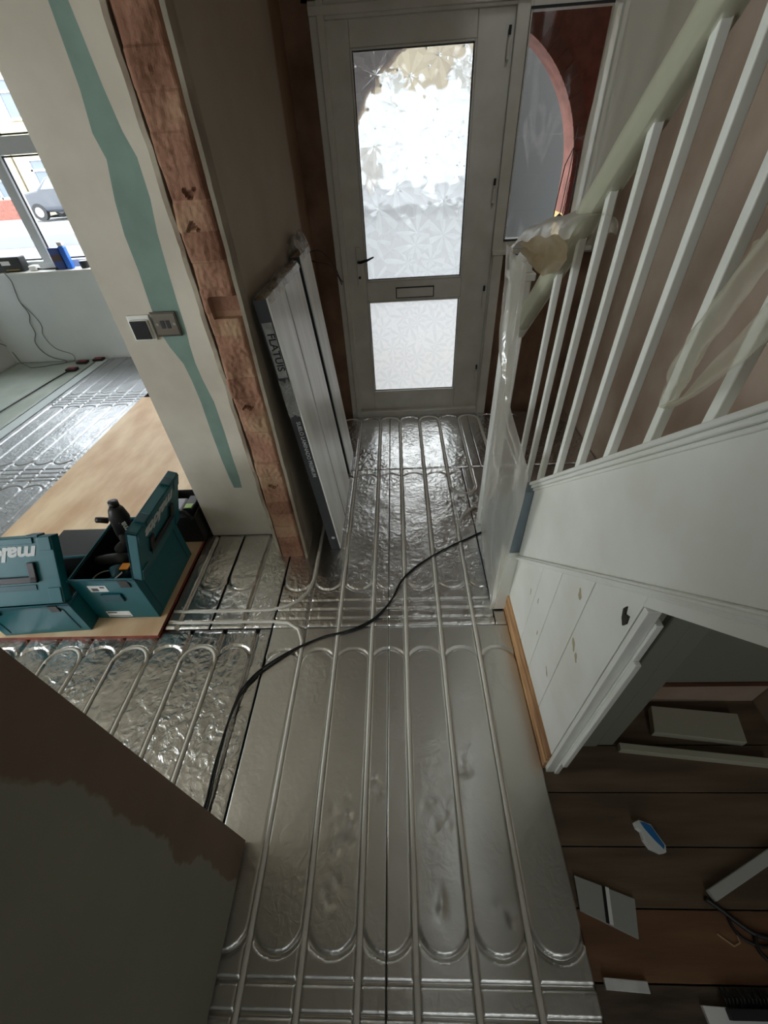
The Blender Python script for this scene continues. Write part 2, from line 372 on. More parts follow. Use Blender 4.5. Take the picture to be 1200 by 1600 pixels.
# brick pier
BR = mat('raw_brick', (150, 98, 72), .95)
def brick_mat():
    M = BR; n = M.node_tree.nodes; l = M.node_tree.links; b = n['Principled BSDF']
    g = n.new('ShaderNodeNewGeometry'); s = n.new('ShaderNodeSeparateXYZ'); l.new(g.outputs['Position'], s.inputs[0])
    t = n.new('ShaderNodeTexNoise'); t.inputs['Scale'].default_value = 7; t.inputs['Detail'].default_value = 6; l.new(g.outputs['Position'], t.inputs['Vector'])
    fl = n.new('ShaderNodeMath'); fl.operation = 'MULTIPLY'; l.new(s.outputs['Z'], fl.inputs[0]); fl.inputs[1].default_value = 1/.075
    f2 = n.new('ShaderNodeMath'); f2.operation = 'FLOOR'; l.new(fl.outputs[0], f2.inputs[0])
    wn_ = n.new('ShaderNodeTexWhiteNoise'); wn_.noise_dimensions = '1D'; l.new(f2.outputs[0], wn_.inputs['W'])
    add = n.new('ShaderNodeMath'); add.operation = 'MULTIPLY_ADD'; l.new(wn_.outputs[0], add.inputs[0]); add.inputs[1].default_value = .22; 
    sub = n.new('ShaderNodeMath'); sub.operation = 'ADD'; l.new(t.outputs[0], add.inputs[2]); l.new(add.outputs[0], sub.inputs[0]); sub.inputs[1].default_value = -.1
    r = n.new('ShaderNodeValToRGB'); cr_ = r.color_ramp
    cr_.elements[0].position = .2; cr_.elements[0].color = lin((112, 74, 56)); cr_.elements[1].position = .85; cr_.elements[1].color = lin((172, 146, 114))
    e = cr_.elements.new(.5); e.color = lin((150, 110, 88)); l.new(sub.outputs[0], r.inputs[0]); l.new(r.outputs[0], b.inputs['Base Color'])
    t2 = n.new('ShaderNodeTexNoise'); t2.inputs['Scale'].default_value = 90; t2.inputs['Detail'].default_value = 4; l.new(g.outputs['Position'], t2.inputs['Vector'])
    bp = n.new('ShaderNodeBump'); bp.inputs['Strength'].default_value = .7; bp.inputs['Distance'].default_value = .003; l.new(t2.outputs[0], bp.inputs['Height']); l.new(bp.outputs[0], b.inputs['Normal'])
brick_mat()
mb = MB()
rr = random.Random(3); crs = [(rr.uniform(-.006, .006), rr.uniform(-.004, .004)) for _ in range(40)]
def pier(u, v):
    z = v*2.5; k = int(z/.075); fz = (z/.075) % 1
    x = -.641+u*.121 + crs[k][0]*.6*(1 if u in (0, 1) else .2)
    joint = .45*max(0, 1-min(fz, 1-fz)/.09)*(.3+1.4*abs(noise.noise(Vector((k*3.3, 0, 2)))))
    e = max(0, 1-min(u, 1-u)/.12)
    y = 1.452+crs[k][1]+.010*joint+.018*e**2+.014*noise.noise(Vector((x*12, z*8, 0)))+.003*noise.noise(Vector((x*70, z*60, 4)))
    if rr_hole(u, z): y += .014
    if 1.185 < z < 1.25 and u > .22: y += .032+.006*noise.noise(Vector((x*60, z*60, 1)))
    return (x, y, z-.004)
holes = [(.52, .47), (.55, 1.52), (.40, 1.44), (.45, .86)]
def rr_hole(u, z): return any((abs(u-a)/.16)**2+(abs(z-b-.006*math.sin(u*20))/.008)**2 < 1 for a, b in holes)
mb.grid(pier, 25, 430)
mb.box(-.641, -.519, 1.475, 1.53, -.004, CZ)
struct(mb.build('wall_brick_pier', BR, smooth=False))
# ragged plaster edge strips either side of the brick
def skin(x0, x1, seed, y0, y1, wob):
    q = MB(); n = 120; top = []; 
    for i in range(n):
        z = -.004+i*(CZ)/(n-1); d = wob*noise.noise(Vector((z*9, seed, 0)))+wob*.5*noise.noise(Vector((z*40, seed, 5)))
        top.append((y0+max(-.004, d), z))
    q.prism([(y1, -.004)] + top + [(y1, CZ-.004)], 0, x0, x1); return q
skin(-.5125, -.4995, 2.3, 1.440, 1.50, .006).build('wall_skin_right', mat('plasterboard_edge', (150, 140, 124), .8, var=(120, 108, 92)))['kind'] = 'structure'
skin(-.659, -.644, 8.1, 1.462, 1.64, .012).build('wall_skin_left', mat('plasterboard_edge2', (176, 166, 148), .8, var=(126, 108, 90)))['kind'] = 'structure'
wall('wall_pier_left', (-.655, -.643, 1.50, 1.7, -.02, CZ), m=NIBW)
# nib wall with green board showing
stripe = [(-.862,2.5,-.81),(-.862, 1.907, -.812), (-.868, 1.75, -.800), (-.880, 1.66, -.79), (-.868, 1.60, -.772), (-.892, 1.50, -.775), (-.905, 1.41, -.790), (-.905, 1.30, -.800), (-.912, 1.2, -.806), (-.915, 1.1, -.81), (-.90, 1.04, -.818), (-.87, .97, -.82), (-.862, .9, -.815), (-.858, .80, -.80), (-.862, .66, -.802), (-.862, .5, -.806), (-.858, .40, -.806), (-.852, .33, -.812)]
mb = MB()
yn = 1.63; Lx, Rx = -1.071, -.645
left = [(Lx, -.004)] + [(Lx, 2.5)]
pts = []
for a, z, b in stripe: pts.append((a+.003*noise.noise(Vector((z*60, 1, 0))), z, b+.003*noise.noise(Vector((z*60, 9, 0)))))
for i in range(len(pts)-1):
    (a0, z0, b0), (a1, z1, b1) = pts[i], pts[i+1]
    mb.add([(Lx, yn, z1), (a1, yn, z1), (a0, yn, z0), (Lx, yn, z0)], [(0, 1, 2, 3)], 0)
    mb.add([(a1, yn, z1), (b1, yn, z1), (b0, yn, z0), (a0, yn, z0)], [(0, 1, 2, 3)], 1)
    mb.add([(b1, yn, z1), (Rx, yn, z1), (Rx, yn, z0), (b0, yn, z0)], [(0, 1, 2, 3)], 0)
mb.add([(Lx, yn, -.004), (Rx, yn, -.004), (Rx, yn, pts[-1][1]), (pts[-1][2], yn, pts[-1][1]), (pts[-1][0], yn, pts[-1][1]), (Lx, yn, pts[-1][1])], [(0, 1, 2, 3, 4, 5)], 0)
mb.add([(Lx, yn, -.004), (Lx, yn+.12, -.004), (Lx, yn+.12, 2.5), (Lx, yn, 2.5)], [(0, 1, 2, 3)], 0)
mb.add([(Rx, yn+.12, -.004), (Lx, yn+.12, -.004), (Lx, yn+.12, 2.5), (Rx, yn+.12, 2.5)], [(0, 1, 2, 3)], 0)
mb.add([(Rx, yn, -.004), (Rx, yn+.12, -.004), (Rx, yn+.12, 2.5), (Rx, yn, 2.5)], [(0, 1, 2, 3)], 0)
struct(mb.build('wall_nib', [NIBW, GREEN]))
# rest of the wall between the two rooms
wall('wall_between_rooms', (-4.4, -3.9, 1.63, 1.75, -.05, CZ), (-3.9, -1.071, 1.63, 1.75, 2.15, CZ), m=NIBW)
wall('wall_left', (-4.45, -4.33, -3.1, -1.9, -.05, CZ), (-4.45, -4.33, .6, 4.66, -.05, CZ), (-4.45, -4.33, -1.9, .6, -.05, .2), (-4.45, -4.33, -1.9, .6, 2.2, CZ), m=WHITEW)
wall('wall_back', (-4.4, -.05, -3.1, -3.0, -.05, 4.2), (.65, 1.6, -3.1, -3.0, -.05, 2.75), (-.05, .65, -3.1, -3.0, -.05, 1.35), (-.05, .65, -3.1, -3.0, 2.1, 2.75), (-.05, .05, -3.1, -3.0, 1.35, 2.1), (-.05, .5, -3.1, -3.0, 2.75, 4.2), (.5, 1.05, -3.1, -3.0, 3.95, 4.2), (1.05, 1.6, -3.1, -3.0, 2.75, 4.2), m=WHITEW)
# front room window wall: low wall, wide bay opening
wall('wall_front_room', (-4.33, -.655, 4.54, 4.72, -.05, .845), (-1.4, -.655, 4.54, 4.9, .845, CZ), (-4.33, -1.4, 4.54, 4.9, 2.36, CZ), m=WHITEW)
wall('trim_1', (-4.33, -1.4, 4.52, 4.74, .845, .86), m=WPLAS)
# party wall right of the stairs
XR = 1.28
wall('wall_right', (XR, XR+.1, -3.1, 3.2, -.05, 4.2), m=BROWNP)
# wall of the front door
FY = 2.96
wall('wall_hall_front', (-.51, -.372, FY, 3.2, -.05, CZ), (.645, XR, 3.0, 3.2, -.05, 1.05), (-.4, XR, FY, 3.2, 2.105, 4.2), m=mat('door_wall_plaster', (122, 96, 76), .8, var=(92, 66, 48), vscale=5, bump=.2))
wall('wall_door_side', (1.115, XR, FY-.01, 3.2, 1.05, 2.15), m=mat('grey_skim', (150, 144, 128), .8))
# ceilings
wall('ceiling', (-4.45, .5, -3.1, 4.9, CZ, CZ+.1), m=CEIL)
wall('ceiling_stairwell', (.4, .61, -3.1, 3.2, 4.2, 4.3), (1.11, 1.5, -3.1, 3.2, 4.2, 4.3), (.61, 1.11, -3.1, .4, 4.2, 4.3), (.61, 1.11, 1.6, 3.2, 4.2, 4.3), m=CEIL)
wall('wall_stairwell', (.44, .5, -3.1, 3.2, CZ+.1, 4.2), m=NIBW)

# ---- front door -----------------------------------------------------------
def leaf_glass(name, scale, body, rough, trans_amt, contrast):
    M = bpy.data.materials.new(name); M.use_nodes = True; n = M.node_tree.nodes; l = M.node_tree.links
    n.remove(n['Principled BSDF']); out = n['Material Output']
    g = n.new('ShaderNodeNewGeometry')
    mp = n.new('ShaderNodeMapping'); mp.inputs['Scale'].default_value = (1, 0, 1); l.new(g.outputs['Position'], mp.inputs[0])
    def math_(op, a=None, b=None, c=None):
        q = n.new('ShaderNodeMath'); q.operation = op
        for i, v in enumerate((a, b, c)):
            if v is None: continue
            if isinstance(v, (int, float)): q.inputs[i].default_value = v
            else: l.new(v, q.inputs[i])
        return q.outputs[0]
    def star(sc, petals, off):
        mo = n.new('ShaderNodeMapping'); mo.inputs['Location'].default_value = off; l.new(mp.outputs[0], mo.inputs[0])
        v = n.new('ShaderNodeTexVoronoi'); v.inputs['Scale'].default_value = sc; v.inputs['Randomness'].default_value = .8; l.new(mo.outputs[0], v.inputs['Vector'])
        s = n.new('ShaderNodeVectorMath'); s.operation = 'SUBTRACT'; l.new(mo.outputs[0], s.inputs[0]); l.new(v.outputs['Position'], s.inputs[1])
        # Position output is in texture space already divided by scale
        x = n.new('ShaderNodeSeparateXYZ'); l.new(s.outputs[0], x.inputs[0])
        ang = math_('ARCTAN2', x.outputs['Z'], x.outputs['X'])
        rnd = n.new('ShaderNodeSeparateXYZ'); l.new(v.outputs['Color'], rnd.inputs[0])
        ph = math_('MULTIPLY', rnd.outputs[0], 6.3)
        a2 = math_('MULTIPLY_ADD', ang, petals/2, ph)
        fac = math_('ABSOLUTE', math_('SINE', a2))
        saw = math_('FRACT', math_('MULTIPLY_ADD', ang, petals/6.2832, ph))
        return fac, saw, v.outputs['Distance']
    f1, s1, d1 = star(scale, 7, (0, 0, 0)); f2, s2, d2 = star(scale*1.6, 5, (3.3, 0, 1.7))
    # leaflet: inside when distance < petal radius
    inside = math_('SUBTRACT', math_('MULTIPLY', math_('POWER', f1, 2.0), .95), d1)
    ins = math_('GREATER_THAN', inside, 0)
    h = math_('ADD', math_('MULTIPLY', ins, math_('MULTIPLY_ADD', s1, .7, .5)), math_('MULTIPLY', s2, .45))
    bp = n.new('ShaderNodeBump'); bp.inputs['Strength'].default_value = 1; bp.inputs['Distance'].default_value = body; l.new(h, bp.inputs['Height'])
    rf = n.new('ShaderNodeBsdfRefraction'); rf.inputs['IOR'].default_value = 1.18; rf.inputs['Roughness'].default_value = rough; l.new(bp.outputs[0], rf.inputs['Normal'])
    tl = n.new('ShaderNodeBsdfTranslucent')
    rr_ = n.new('ShaderNodeValToRGB'); rr_.color_ramp.elements[0].color = (1-contrast, 1-contrast, 1-contrast, 1); rr_.color_ramp.elements[1].color = (.78, .80, .80, 1); l.new(h, rr_.inputs[0])
    l.new(rr_.outputs[0], tl.inputs[0]); l.new(rr_.outputs[0], rf.inputs[0])
    mx = n.new('ShaderNodeMixShader'); mx.inputs[0].default_value = trans_amt; l.new(rf.outputs[0], mx.inputs[1]); l.new(tl.outputs[0], mx.inputs[2])
    gl = n.new('ShaderNodeBsdfGlossy'); gl.inputs['Roughness'].default_value = .08; l.new(bp.outputs[0], gl.inputs['Normal'])
    m3 = n.new('ShaderNodeMixShader'); m3.inputs[0].default_value = .05; l.new(mx.outputs[0], m3.inputs[1]); l.new(gl.outputs[0], m3.inputs[2])
    l.new(m3.outputs[0], out.inputs[0]); return M
def film_glass(name, haze, tint=(1, 1, 1, 1), scale=8):
    M = bpy.data.materials.new(name); M.use_nodes = True; n = M.node_tree.nodes; l = M.node_tree.links
    n.remove(n['Principled BSDF']); out = n['Material Output']
    tr = n.new('ShaderNodeBsdfTransparent'); tr.inputs[0].default_value = tint
    tl = n.new('ShaderNodeBsdfTranslucent'); tl.inputs[0].default_value = (.9, .92, .92, 1)
    gl = n.new('ShaderNodeBsdfGlossy'); gl.inputs['Roughness'].default_value = .05
    g = n.new('ShaderNodeNewGeometry'); mp = n.new('ShaderNodeMapping'); mp.inputs['Scale'].default_value = (1, 1, .35); mp.inputs['Rotation'].default_value = (0, .5, 0); l.new(g.outputs['Position'], mp.inputs[0])
    t = n.new('ShaderNodeTexNoise'); t.inputs['Scale'].default_value = scale; t.inputs['Detail'].default_value = 8; t.inputs['Distortion'].default_value = 1.5; l.new(mp.outputs[0], t.inputs['Vector'])
    r = n.new('ShaderNodeMapRange'); r.inputs[1].default_value = .56; r.inputs[2].default_value = .78; r.inputs[3].default_value = haze*.04; r.inputs[4].default_value = min(1, haze*1.8); l.new(t.outputs[0], r.inputs[0])
    mx = n.new('ShaderNodeMixShader'); l.new(r.outputs[0], mx.inputs[0]); l.new(tr.outputs[0], mx.inputs[1]); l.new(tl.outputs[0], mx.inputs[2])
    m3 = n.new('ShaderNodeMixShader'); m3.inputs[0].default_value = .05; l.new(mx.outputs[0], m3.inputs[1]); l.new(gl.outputs[0], m3.inputs[2])
    l.new(m3.outputs[0], out.inputs[0]); return M
GLASS_LEAF = leaf_glass('leaf_pattern_glass', 5.5, .0045, .12, .58, .32)
GLASS_LOW = leaf_glass('frosted_lower_glass', 8.0, .003, .4, .85, .12)
GLASS_SIDE = film_glass('filmed_glass', .13)
GLASS_CLEAR = film_glass('clear_glass', .01)
def rect_frame(q, x0, x1, z0, z1, ix0, ix1, iz0, iz1, y0, y1, mi=None):
    q.box(x0, ix0, y0, y1, z0, z1, mi); q.box(ix1, x1, y0, y1, z0, z1, mi)
    q.box(ix0, ix1, y0, y1, z0, iz0, mi); q.box(ix0, ix1, y0, y1, iz1, z1, mi)
door = bpy.data.objects.new('door_1', None); door.location = (.13, 3.0, 0); COL.objects.link(door); struct(door)
q = MB(); rect_frame(q, -.372, .66, -.02, 2.11, -.30, .598, .045, 2.05, 2.955, 3.05); q.build('door_frame', UPVC, door, bevel=.004)
q = MB(); q.box(-.335, -.30, 2.944, 2.956, -.01, 2.11); q.box(-.372, .66, 2.9425, 2.9575, 2.062, 2.095); q.build('frame_bead', UPVC, door, bevel=.004)
q = MB(); q.box(-.33, .62, 2.935, 2.956, -.015, .028); q.box(-.30, .598, 2.93, 2.965, .028, .045); q.build('threshold', UPVC, door, bevel=.003)
lf = MB()
lf.box(-.31, -.19, 2.975, 3.03, .04, 2.055); lf.box(.424, .602, 2.975, 3.03, .04, 2.055)
for a, b in ((.04, .185), (.828, .945), (1.958, 2.055)): lf.box(-.19, .424, 2.975, 3.03, a, b)
lf.build('door_leaf', UPVC, door, bevel=.004)
q = MB()
for (za, zb) in ((.185, .828), (.945, 1.958)): rect_frame(q, -.19, .424, za, zb, -.181, .415, za+.008, zb-.008, 2.972, 2.99)
q.build('glazing_bead', UPVC, door, bevel=.002)
q = MB()
for (za, zb) in ((.185, .828), (.945, 1.958)): rect_frame(q, -.1815, .4155, za+.0075, zb-.0075, -.176, .41, za+.0125, zb-.0125, 2.985, 2.992)
q.build('rubber_seal', SEAL, door)
q = MB(); q.add([(-.18, 2.994, .95), (.414, 2.994, .95), (.414, 2.994, 1.95), (-.18, 2.994, 1.95)], [(0, 1, 2, 3)]); q.build('leaf_pattern_pane', GLASS_LEAF, door)
q = MB(); q.add([(-.18, 2.994, .19), (.414, 2.994, .19), (.414, 2.994, .822), (-.18, 2.994, .822)], [(0, 1, 2, 3)]); q.build('lower_pane', GLASS_LOW, door)
q = MB(); q.box(.0, .25, 2.968, 2.976, .840, .905, 0); q.box(.006, .244, 2.964, 2.970, .846, .899, 1); q.build('letterbox', [SEAL, UPVC], door, bevel=.001)
q = MB(); q.box(-.243, -.213, 2.965, 2.976, .93, 1.14, 0); q.build('handle_plate', UPVC, door, bevel=.004)
q = MB(); q.tube([(-.228, 2.97, 1.065), (-.228, 2.93, 1.065), (-.215, 2.915, 1.067), (-.17, 2.905, 1.078), (-.13, 2.903, 1.094)], .008, 8, taper=[1, 1, 1.1, .9, .6]); q.cyl((-.228, 2.955, .975), .008, .012, 1, 10); q.build('lever_handle', mat('dark_steel', (70, 70, 74), .3, 1), door, smooth=True)
for z in (1.93, 1.37, .83, .31):
    q = MB(); q.cyl((.575, 2.962, z-.05), .008, .065, 2, 10); q.cyl((.575, 2.962, z+.03), .0065, .03, 2, 10, 1); q.build('hinge', [UPVC, SEAL], door)
# side window
win = bpy.data.objects.new('window_1', None); win.location = (.85, 3.0, 1.08); COL.objects.link(win); struct(win)
q = MB(); rect_frame(q, .66, 1.115, 1.085, 2.11, .672, 1.085, 1.135, 2.035, 2.965, 3.05); q.box(.598, .672, 2.967, 3.04, 1.04, 2.1); q.build('window_frame', UPVC, win, bevel=.004)
q = MB(); rect_frame(q, .655, 1.09, 1.128, 2.042, .664, 1.082, 1.137, 2.033, 2.962, 2.975); q.build('rubber_seal', SEAL, win)
q = MB(); q.add([(.6, 2.99, 1.1), (1.1, 2.99, 1.1), (1.1, 2.99, 2.05), (.6, 2.99, 2.05)], [(0, 1, 2, 3)]); q.build('window_pane', GLASS_SIDE, win)
q = MB(); q.box(.598, 1.19, 2.925, 2.985, 1.062, 1.085); q.build('window_sill', UPVC, win, bevel=.003)
q = MB(); q.box(.605, .665, 2.93, 3.0, -.01, 1.062); struct(q.build('trim_2', UPVC, bevel=.004))

# ---- bay window
win = bpy.data.objects.new('window_2', None); win.location = (-2.85, 4.68, .86); COL.objects.link(win); struct(win)
q = MB(); rect_frame(q, -4.33, -1.4, .86, 2.36, -4.26, -1.47, .92, 2.30, 4.72, 4.79)
for x in (-3.50, -2.6): q.box(x-.045, x+.045, 4.715, 4.795, .9, 2.32)
q.box(-4.3, -1.42, 4.72, 4.79, 1.72, 1.84); q.build('window_frame', mat('bay_upvc', (190, 194, 196), .4), win, bevel=.005)
q = MB()
for a, b in ((-4.25, -3.55), (-3.45, -2.65), (-2.55, -1.49)):
    for c, d in ((.93, 1.715), (1.845, 2.29)): rect_frame(q, a, b, c, d, a+.012, b-.012, c+.012, d-.012, 4.735, 4.745)
q.build('rubber_seal', SEAL, win)
q = MB(); q.add([(-4.28, 4.755, .9), (-1.45, 4.755, .9), (-1.45, 4.755, 2.32), (-4.28, 4.755, 2.32)], [(0, 1, 2, 3)]); q.build('window_pane', GLASS_CLEAR, win)
# invented side window in the back room, out of frame, added to light the stairs
win = bpy.data.objects.new('added_side_window', None); win.location = (-4.39, -.65, .2); COL.objects.link(win); struct(win)
q = MB(); q.box(-4.42, -4.35, -1.9, -1.83, .2, 2.2); q.box(-4.42, -4.35, .53, .6, .2, 2.2); q.box(-4.42, -4.35, -.68, -.62, .2, 2.2); q.box(-4.42, -4.35, -1.83, .53, .2, .27); q.box(-4.42, -4.35, -1.83, .53, 2.13, 2.2); q.build('window_frame', UPVC, win)
q = MB(); q.add([(-4.39, -1.86, .24), (-4.39, .56, .24), (-4.39, .56, 2.16), (-4.39, -1.86, 2.16)], [(0, 1, 2, 3)]); q.build('window_pane', GLASS_CLEAR, win)
win = bpy.data.objects.new('added_landing_window', None); win.location = (.78, -3.05, 2.75); COL.objects.link(win); struct(win)  # landing window made up out of frame, brightens hall and spindles
q = MB(); rect_frame(q, .5, 1.05, 2.75, 3.95, .55, 1.0, 2.8, 3.9, -3.08, -3.01); q.build('window_frame', UPVC, win)
q = MB(); q.add([(.52, -3.05, 2.78), (1.03, -3.05, 2.78), (1.03, -3.05, 3.92), (.52, -3.05, 3.92)], [(0, 1, 2, 3)]); q.build('window_pane', GLASS_CLEAR, win)
win = bpy.data.objects.new('added_back_window', None); win.location = (.35, -3.05, 1.35); COL.objects.link(win); struct(win)  # small unseen window behind the camera, added as fill for the hall
q = MB(); rect_frame(q, .05, .65, 1.35, 2.1, .09, .61, 1.39, 2.06, -3.08, -3.01); q.build('window_frame', UPVC, win)
q = MB(); q.add([(.07, -3.05, 1.37), (.63, -3.05, 1.37), (.63, -3.05, 2.08), (.07, -3.05, 2.08)], [(0, 1, 2, 3)]); q.build('window_pane', GLASS_CLEAR, win)
win = bpy.data.objects.new('added_rooflight', None); win.location = (.86, 1.0, 4.25); COL.objects.link(win); struct(win)  # rooflight invented above the stairwell to brighten packs and stairs
q = MB(); q.box(.61, .64, .4, 1.6, 4.22, 4.3); q.box(1.08, 1.11, .4, 1.6, 4.22, 4.3); q.box(.64, 1.08, .4, .43, 4.22, 4.3); q.box(.64, 1.08, 1.57, 1.6, 4.22, 4.3); q.build('window_frame', UPVC, win)
q = MB(); q.add([(.62, .42, 4.26), (1.1, .42, 4.26), (1.1, 1.58, 4.26), (.62, 1.58, 4.26)], [(0, 1, 2, 3)]); q.build('window_pane', GLASS_CLEAR, win)
# ================================================================== OUTSIDE
WF = 'porch'
DBR = mat('dark_red_brick', (150, 82, 66), .9, var=(118, 60, 48), vscale=14, bump=.4, bscale=50)
PINKB = mat('pink_arch_brick', (132, 82, 70), .85, var=(108, 64, 54), vscale=10)
CREAM = mat('cream_render', (150, 143, 126), .85, var=(140, 128, 98))
wall('wall_porch_right', (1.75, 1.95, 3.2, 4.75, -.15, 2.8), (1.3, 1.75, 3.1, 3.2, -.15, 2.8), m=DBR)
wall('ceiling_porch', (-.655, 1.95, 3.2, 4.75, 2.75, 2.85), m=CREAM)
wall('floor_porch', (-.655, 1.95, 3.0, 4.9, -.2, -.1), m=mat('porch_tiles', (120, 100, 90), .7))
ax, az, ar = .549, 1.328, .955
mb = MB(); N = 36
inner = [(ax-ar, -.15), (ax-ar, 1.08)] + [(ax-ar*math.cos(PI*i/N), az+ar*math.sin(PI*i/N)) for i in range(N+1)] + [(ax+ar, 1.08), (ax+ar, -.15)]
outer = []
for (x, z) in inner:
    if z <= az: outer.append((-.5 if x < ax else 1.75, z))
    else:
        t = min((2.75-az)/(z-az), (ax+.5 if x < ax else 1.75-ax)/max(1e-6, abs(x-ax))); outer.append((ax+(x-ax)*t, az+(z-az)*t))
for i in range(len(inner)-1):
    a, b, c, d = inner[i], inner[i+1], outer[i+1], outer[i]
    for y in (4.5, 4.75): mb.add([(a[0], y, a[1]), (b[0], y, b[1]), (c[0], y, c[1]), (d[0], y, d[1])], [(0, 1, 2, 3)], 0)
    mb.add([(a[0], 4.5, a[1]), (b[0], 4.5, b[1]), (b[0], 4.75, b[1]), (a[0], 4.75, a[1])], [(0, 1, 2, 3)], 1 if max(a[1], b[1]) > 1.1 and ax < a[0] else 2)
struct(mb.build('wall_arch', [DBR, PINKB, mat('cream_reveal', (206, 172, 110), .8)]))
mb = MB()
for i in range(N):
    t0, t1 = PI*i/N+.008, PI*(i+1)/N-.008
    p = [(ax-r_*math.cos(t), az+r_*math.sin(t)) for r_, t in ((ar-.002, t0), (ar-.002, t1), (ar+.105, t1), (ar+.105, t0))]
    mb.prism(p, 1, 4.485, 4.52)
for s_ in (-1, 1):
    for k in range(18):
        x = ax+s_*ar; mb.box(min(x, x+s_*.105), max(x, x+s_*.105), 4.485, 4.52, -.1+k*.078, -.1+k*.078+.07)
struct(mb.build('trim_3', PINKB), None)
# street
GZ = -.35
wall('ground', (-60, 40, 4.9, 60, GZ-.2, GZ), m=mat('grey_tarmac', (98, 100, 102), .9, var=(88, 90, 92)))
wall('ground_street', (-60, 40, 17, 60, GZ, -.02), m=mat('pale_road', (118, 120, 122), .9))
t = thing('garden_screen', (1.9, 5.9, GZ), 'dark grey slatted screen seen through the side window', 'fence')
q = MB(); [q.box(1.02, 3.2, 5.9, 5.925, GZ+.05+k*.16, GZ+.05+k*.16+.1597) for k in range(17)]; q.build('board', mat('slate_paint', (30, 31, 30), .9), t)
for x in (1.02, 2.1, 3.15): q = MB(); q.box(x, x+.08, 5.93, 6.0, GZ, 2.5); q.build('post', mat('slate_paint', (62, 66, 70)), t)
# houses opposite
def house(cx, y, w_, label, colm):
    h = thing('terraced_house', (cx, y, GZ), label, 'house', None)
    q = MB(); q.box(cx-w_/2, cx+w_/2, y, y+7, GZ, 6.2); q.build('wall', colm, h)
    if cx > -5: q = MB(); q.box(cx-w_/2, cx+w_/2, y-.04, y+.01, GZ, 3.9); q.build('lower_wall', mat('pale_lower_render', (196, 200, 202), .85), h)
    q = MB(); q.prism([(y-.3, 6.2), (y+3.6, 8.9), (y+7.3, 6.2)], 0, cx-w_/2, cx+w_/2); q.build('roof', mat('slate_roof', (92, 92, 98), .8), h)
    for (wx, z0, z1, ww) in ((cx-w_*.25, .6, 2.2, 1.7), (cx-w_*.25, 3.5, 4.9, 1.5), (cx+w_*.25, 3.5, 4.9, 1.1), (cx+w_*.27, .7, 1.9, 1.0)):
        q = MB(); rect_frame(q, wx-ww/2, wx+ww/2, z0, z1, wx-ww/2+.1, wx+ww/2-.1, z0+.1, z1-.1, y-.08, y+.02); q.box(wx-.04, wx+.04, y-.08, y, z0, z1); q.box(wx-ww/2, wx+ww/2, y-.08, y, z1-.5, z1-.42)
        f = q.build('window', mat('white_street_frame', (205, 205, 205), .5), h)
        q = MB(); q.box(wx-ww/2+.05, wx+ww/2-.05, y-.03, y-.01, z0+.05, z1-.05); q.build('pane', mat('street_glass', (90, 100, 110), .2) if cx < -5 else mat('curtained_glass', (150, 148, 140), .4), f)
    q = MB(); q.box(cx+w_*.05, cx+w_*.05+.95, y-.05, y, GZ, 1.8); q.build('door', mat('street_door', (150, 146, 140), .5), h)
house(-21.5, 26, 6, 'cream terraced house across the street, left one seen through the bay window', CREAM)
house(-15.4, 26, 6, 'cream terraced house across the street behind the parked car', mat('cream_render_warm', (158, 149, 126), .85))
house(-9.3, 26, 6, 'pale terraced house across the street, right of the one behind the car', mat('cream_render_pale', (150, 146, 126), .85))
house(-2.0, 26, 8, 'terraced house opposite the front door, a blur through the patterned glass', mat('cream_render_mid', (150, 138, 114), .85))
house(6.01, 26, 8, 'cream terraced house opposite the front door, right neighbour of the blurred one', mat('cream_render_two', (146, 134, 112), .85))
o = MB().box(-22, -17.6, 24.2, 24.45, GZ, .75).build('garden_wall', PINKB, bevel=.02); tag(o, 'low red brick garden wall across the street', 'wall')
o = MB().box(-17.5, -14.5, 24.2, 25.9, GZ, -.02).build('lawn', mat('street_grass', (90, 128, 60), .9)); tag(o, 'small patch of green grass beside the red garden wall', 'grass', kind='stuff')
o = MB().box(-3.9, -1.3, 6.3, 6.5, GZ, .42).build('garden_wall', mat('tan_wall', (168, 140, 104), .9, var=(140, 112, 84)), bevel=.02); tag(o, 'low tan garden wall just outside the bay window', 'wall')
# parked car
CAR0 = len(bpy.data.objects)
car = thing('car', (-13.2, 22.8, GZ), 'dark blue hatchback parked across the street', 'car')
CARM = mat('car_paint', (30, 36, 48), .3, coat=.6); yc = 22.0
body = [(-15.3, .05), (-15.35, .42), (-15.1, .62), (-14.2, .74), (-13.55, 1.14), (-12.4, 1.2), (-11.5, 1.12), (-11.1, .72), (-11.05, .1), (-11.3, -.05), (-15.1, -.05)]
q = MB(); q.prism(body, 1, yc, yc+1.65); q.build('body', CARM, car, bevel=.09, seg=3)
q = MB(); q.prism([(-13.95, .74), (-13.5, 1.08), (-12.4, 1.13), (-11.65, 1.05), (-11.45, .74)], 1, yc-.012, yc+.01); q.build('side_windows', mat('car_glass', (110, 128, 140), .15), car)
q = MB(); M_ = Matrix.Identity(4); q.add([(-14.12, yc+.15, .77), (-13.6, yc+.22, 1.13), (-13.6, yc+1.43, 1.13), (-14.12, yc+1.5, .77)], [(0, 1, 2, 3)]); q.build('windscreen', mat('car_glass', (110, 128, 140), .15), car, sol=.02)
for x in (-14.45, -11.95):
    for yy in (yc-.02, yc+1.45): q = MB(); q.cyl((x, yy, -.03), .31, .2, 1, 24); q.cyl((x, yy-.01, -.03), .18, .22, 1, 16, 1); q.build('wheel', [SEAL, mat('alloy', (150, 150, 152), .4)], car)
for yy in (yc+.1, yc+1.2): q = MB(); q.box(-15.37, -15.2, yy, yy+.35, .4, .56); q.build('headlight', mat('lamp_lens', (220, 224, 228), .2), car, bevel=.03)
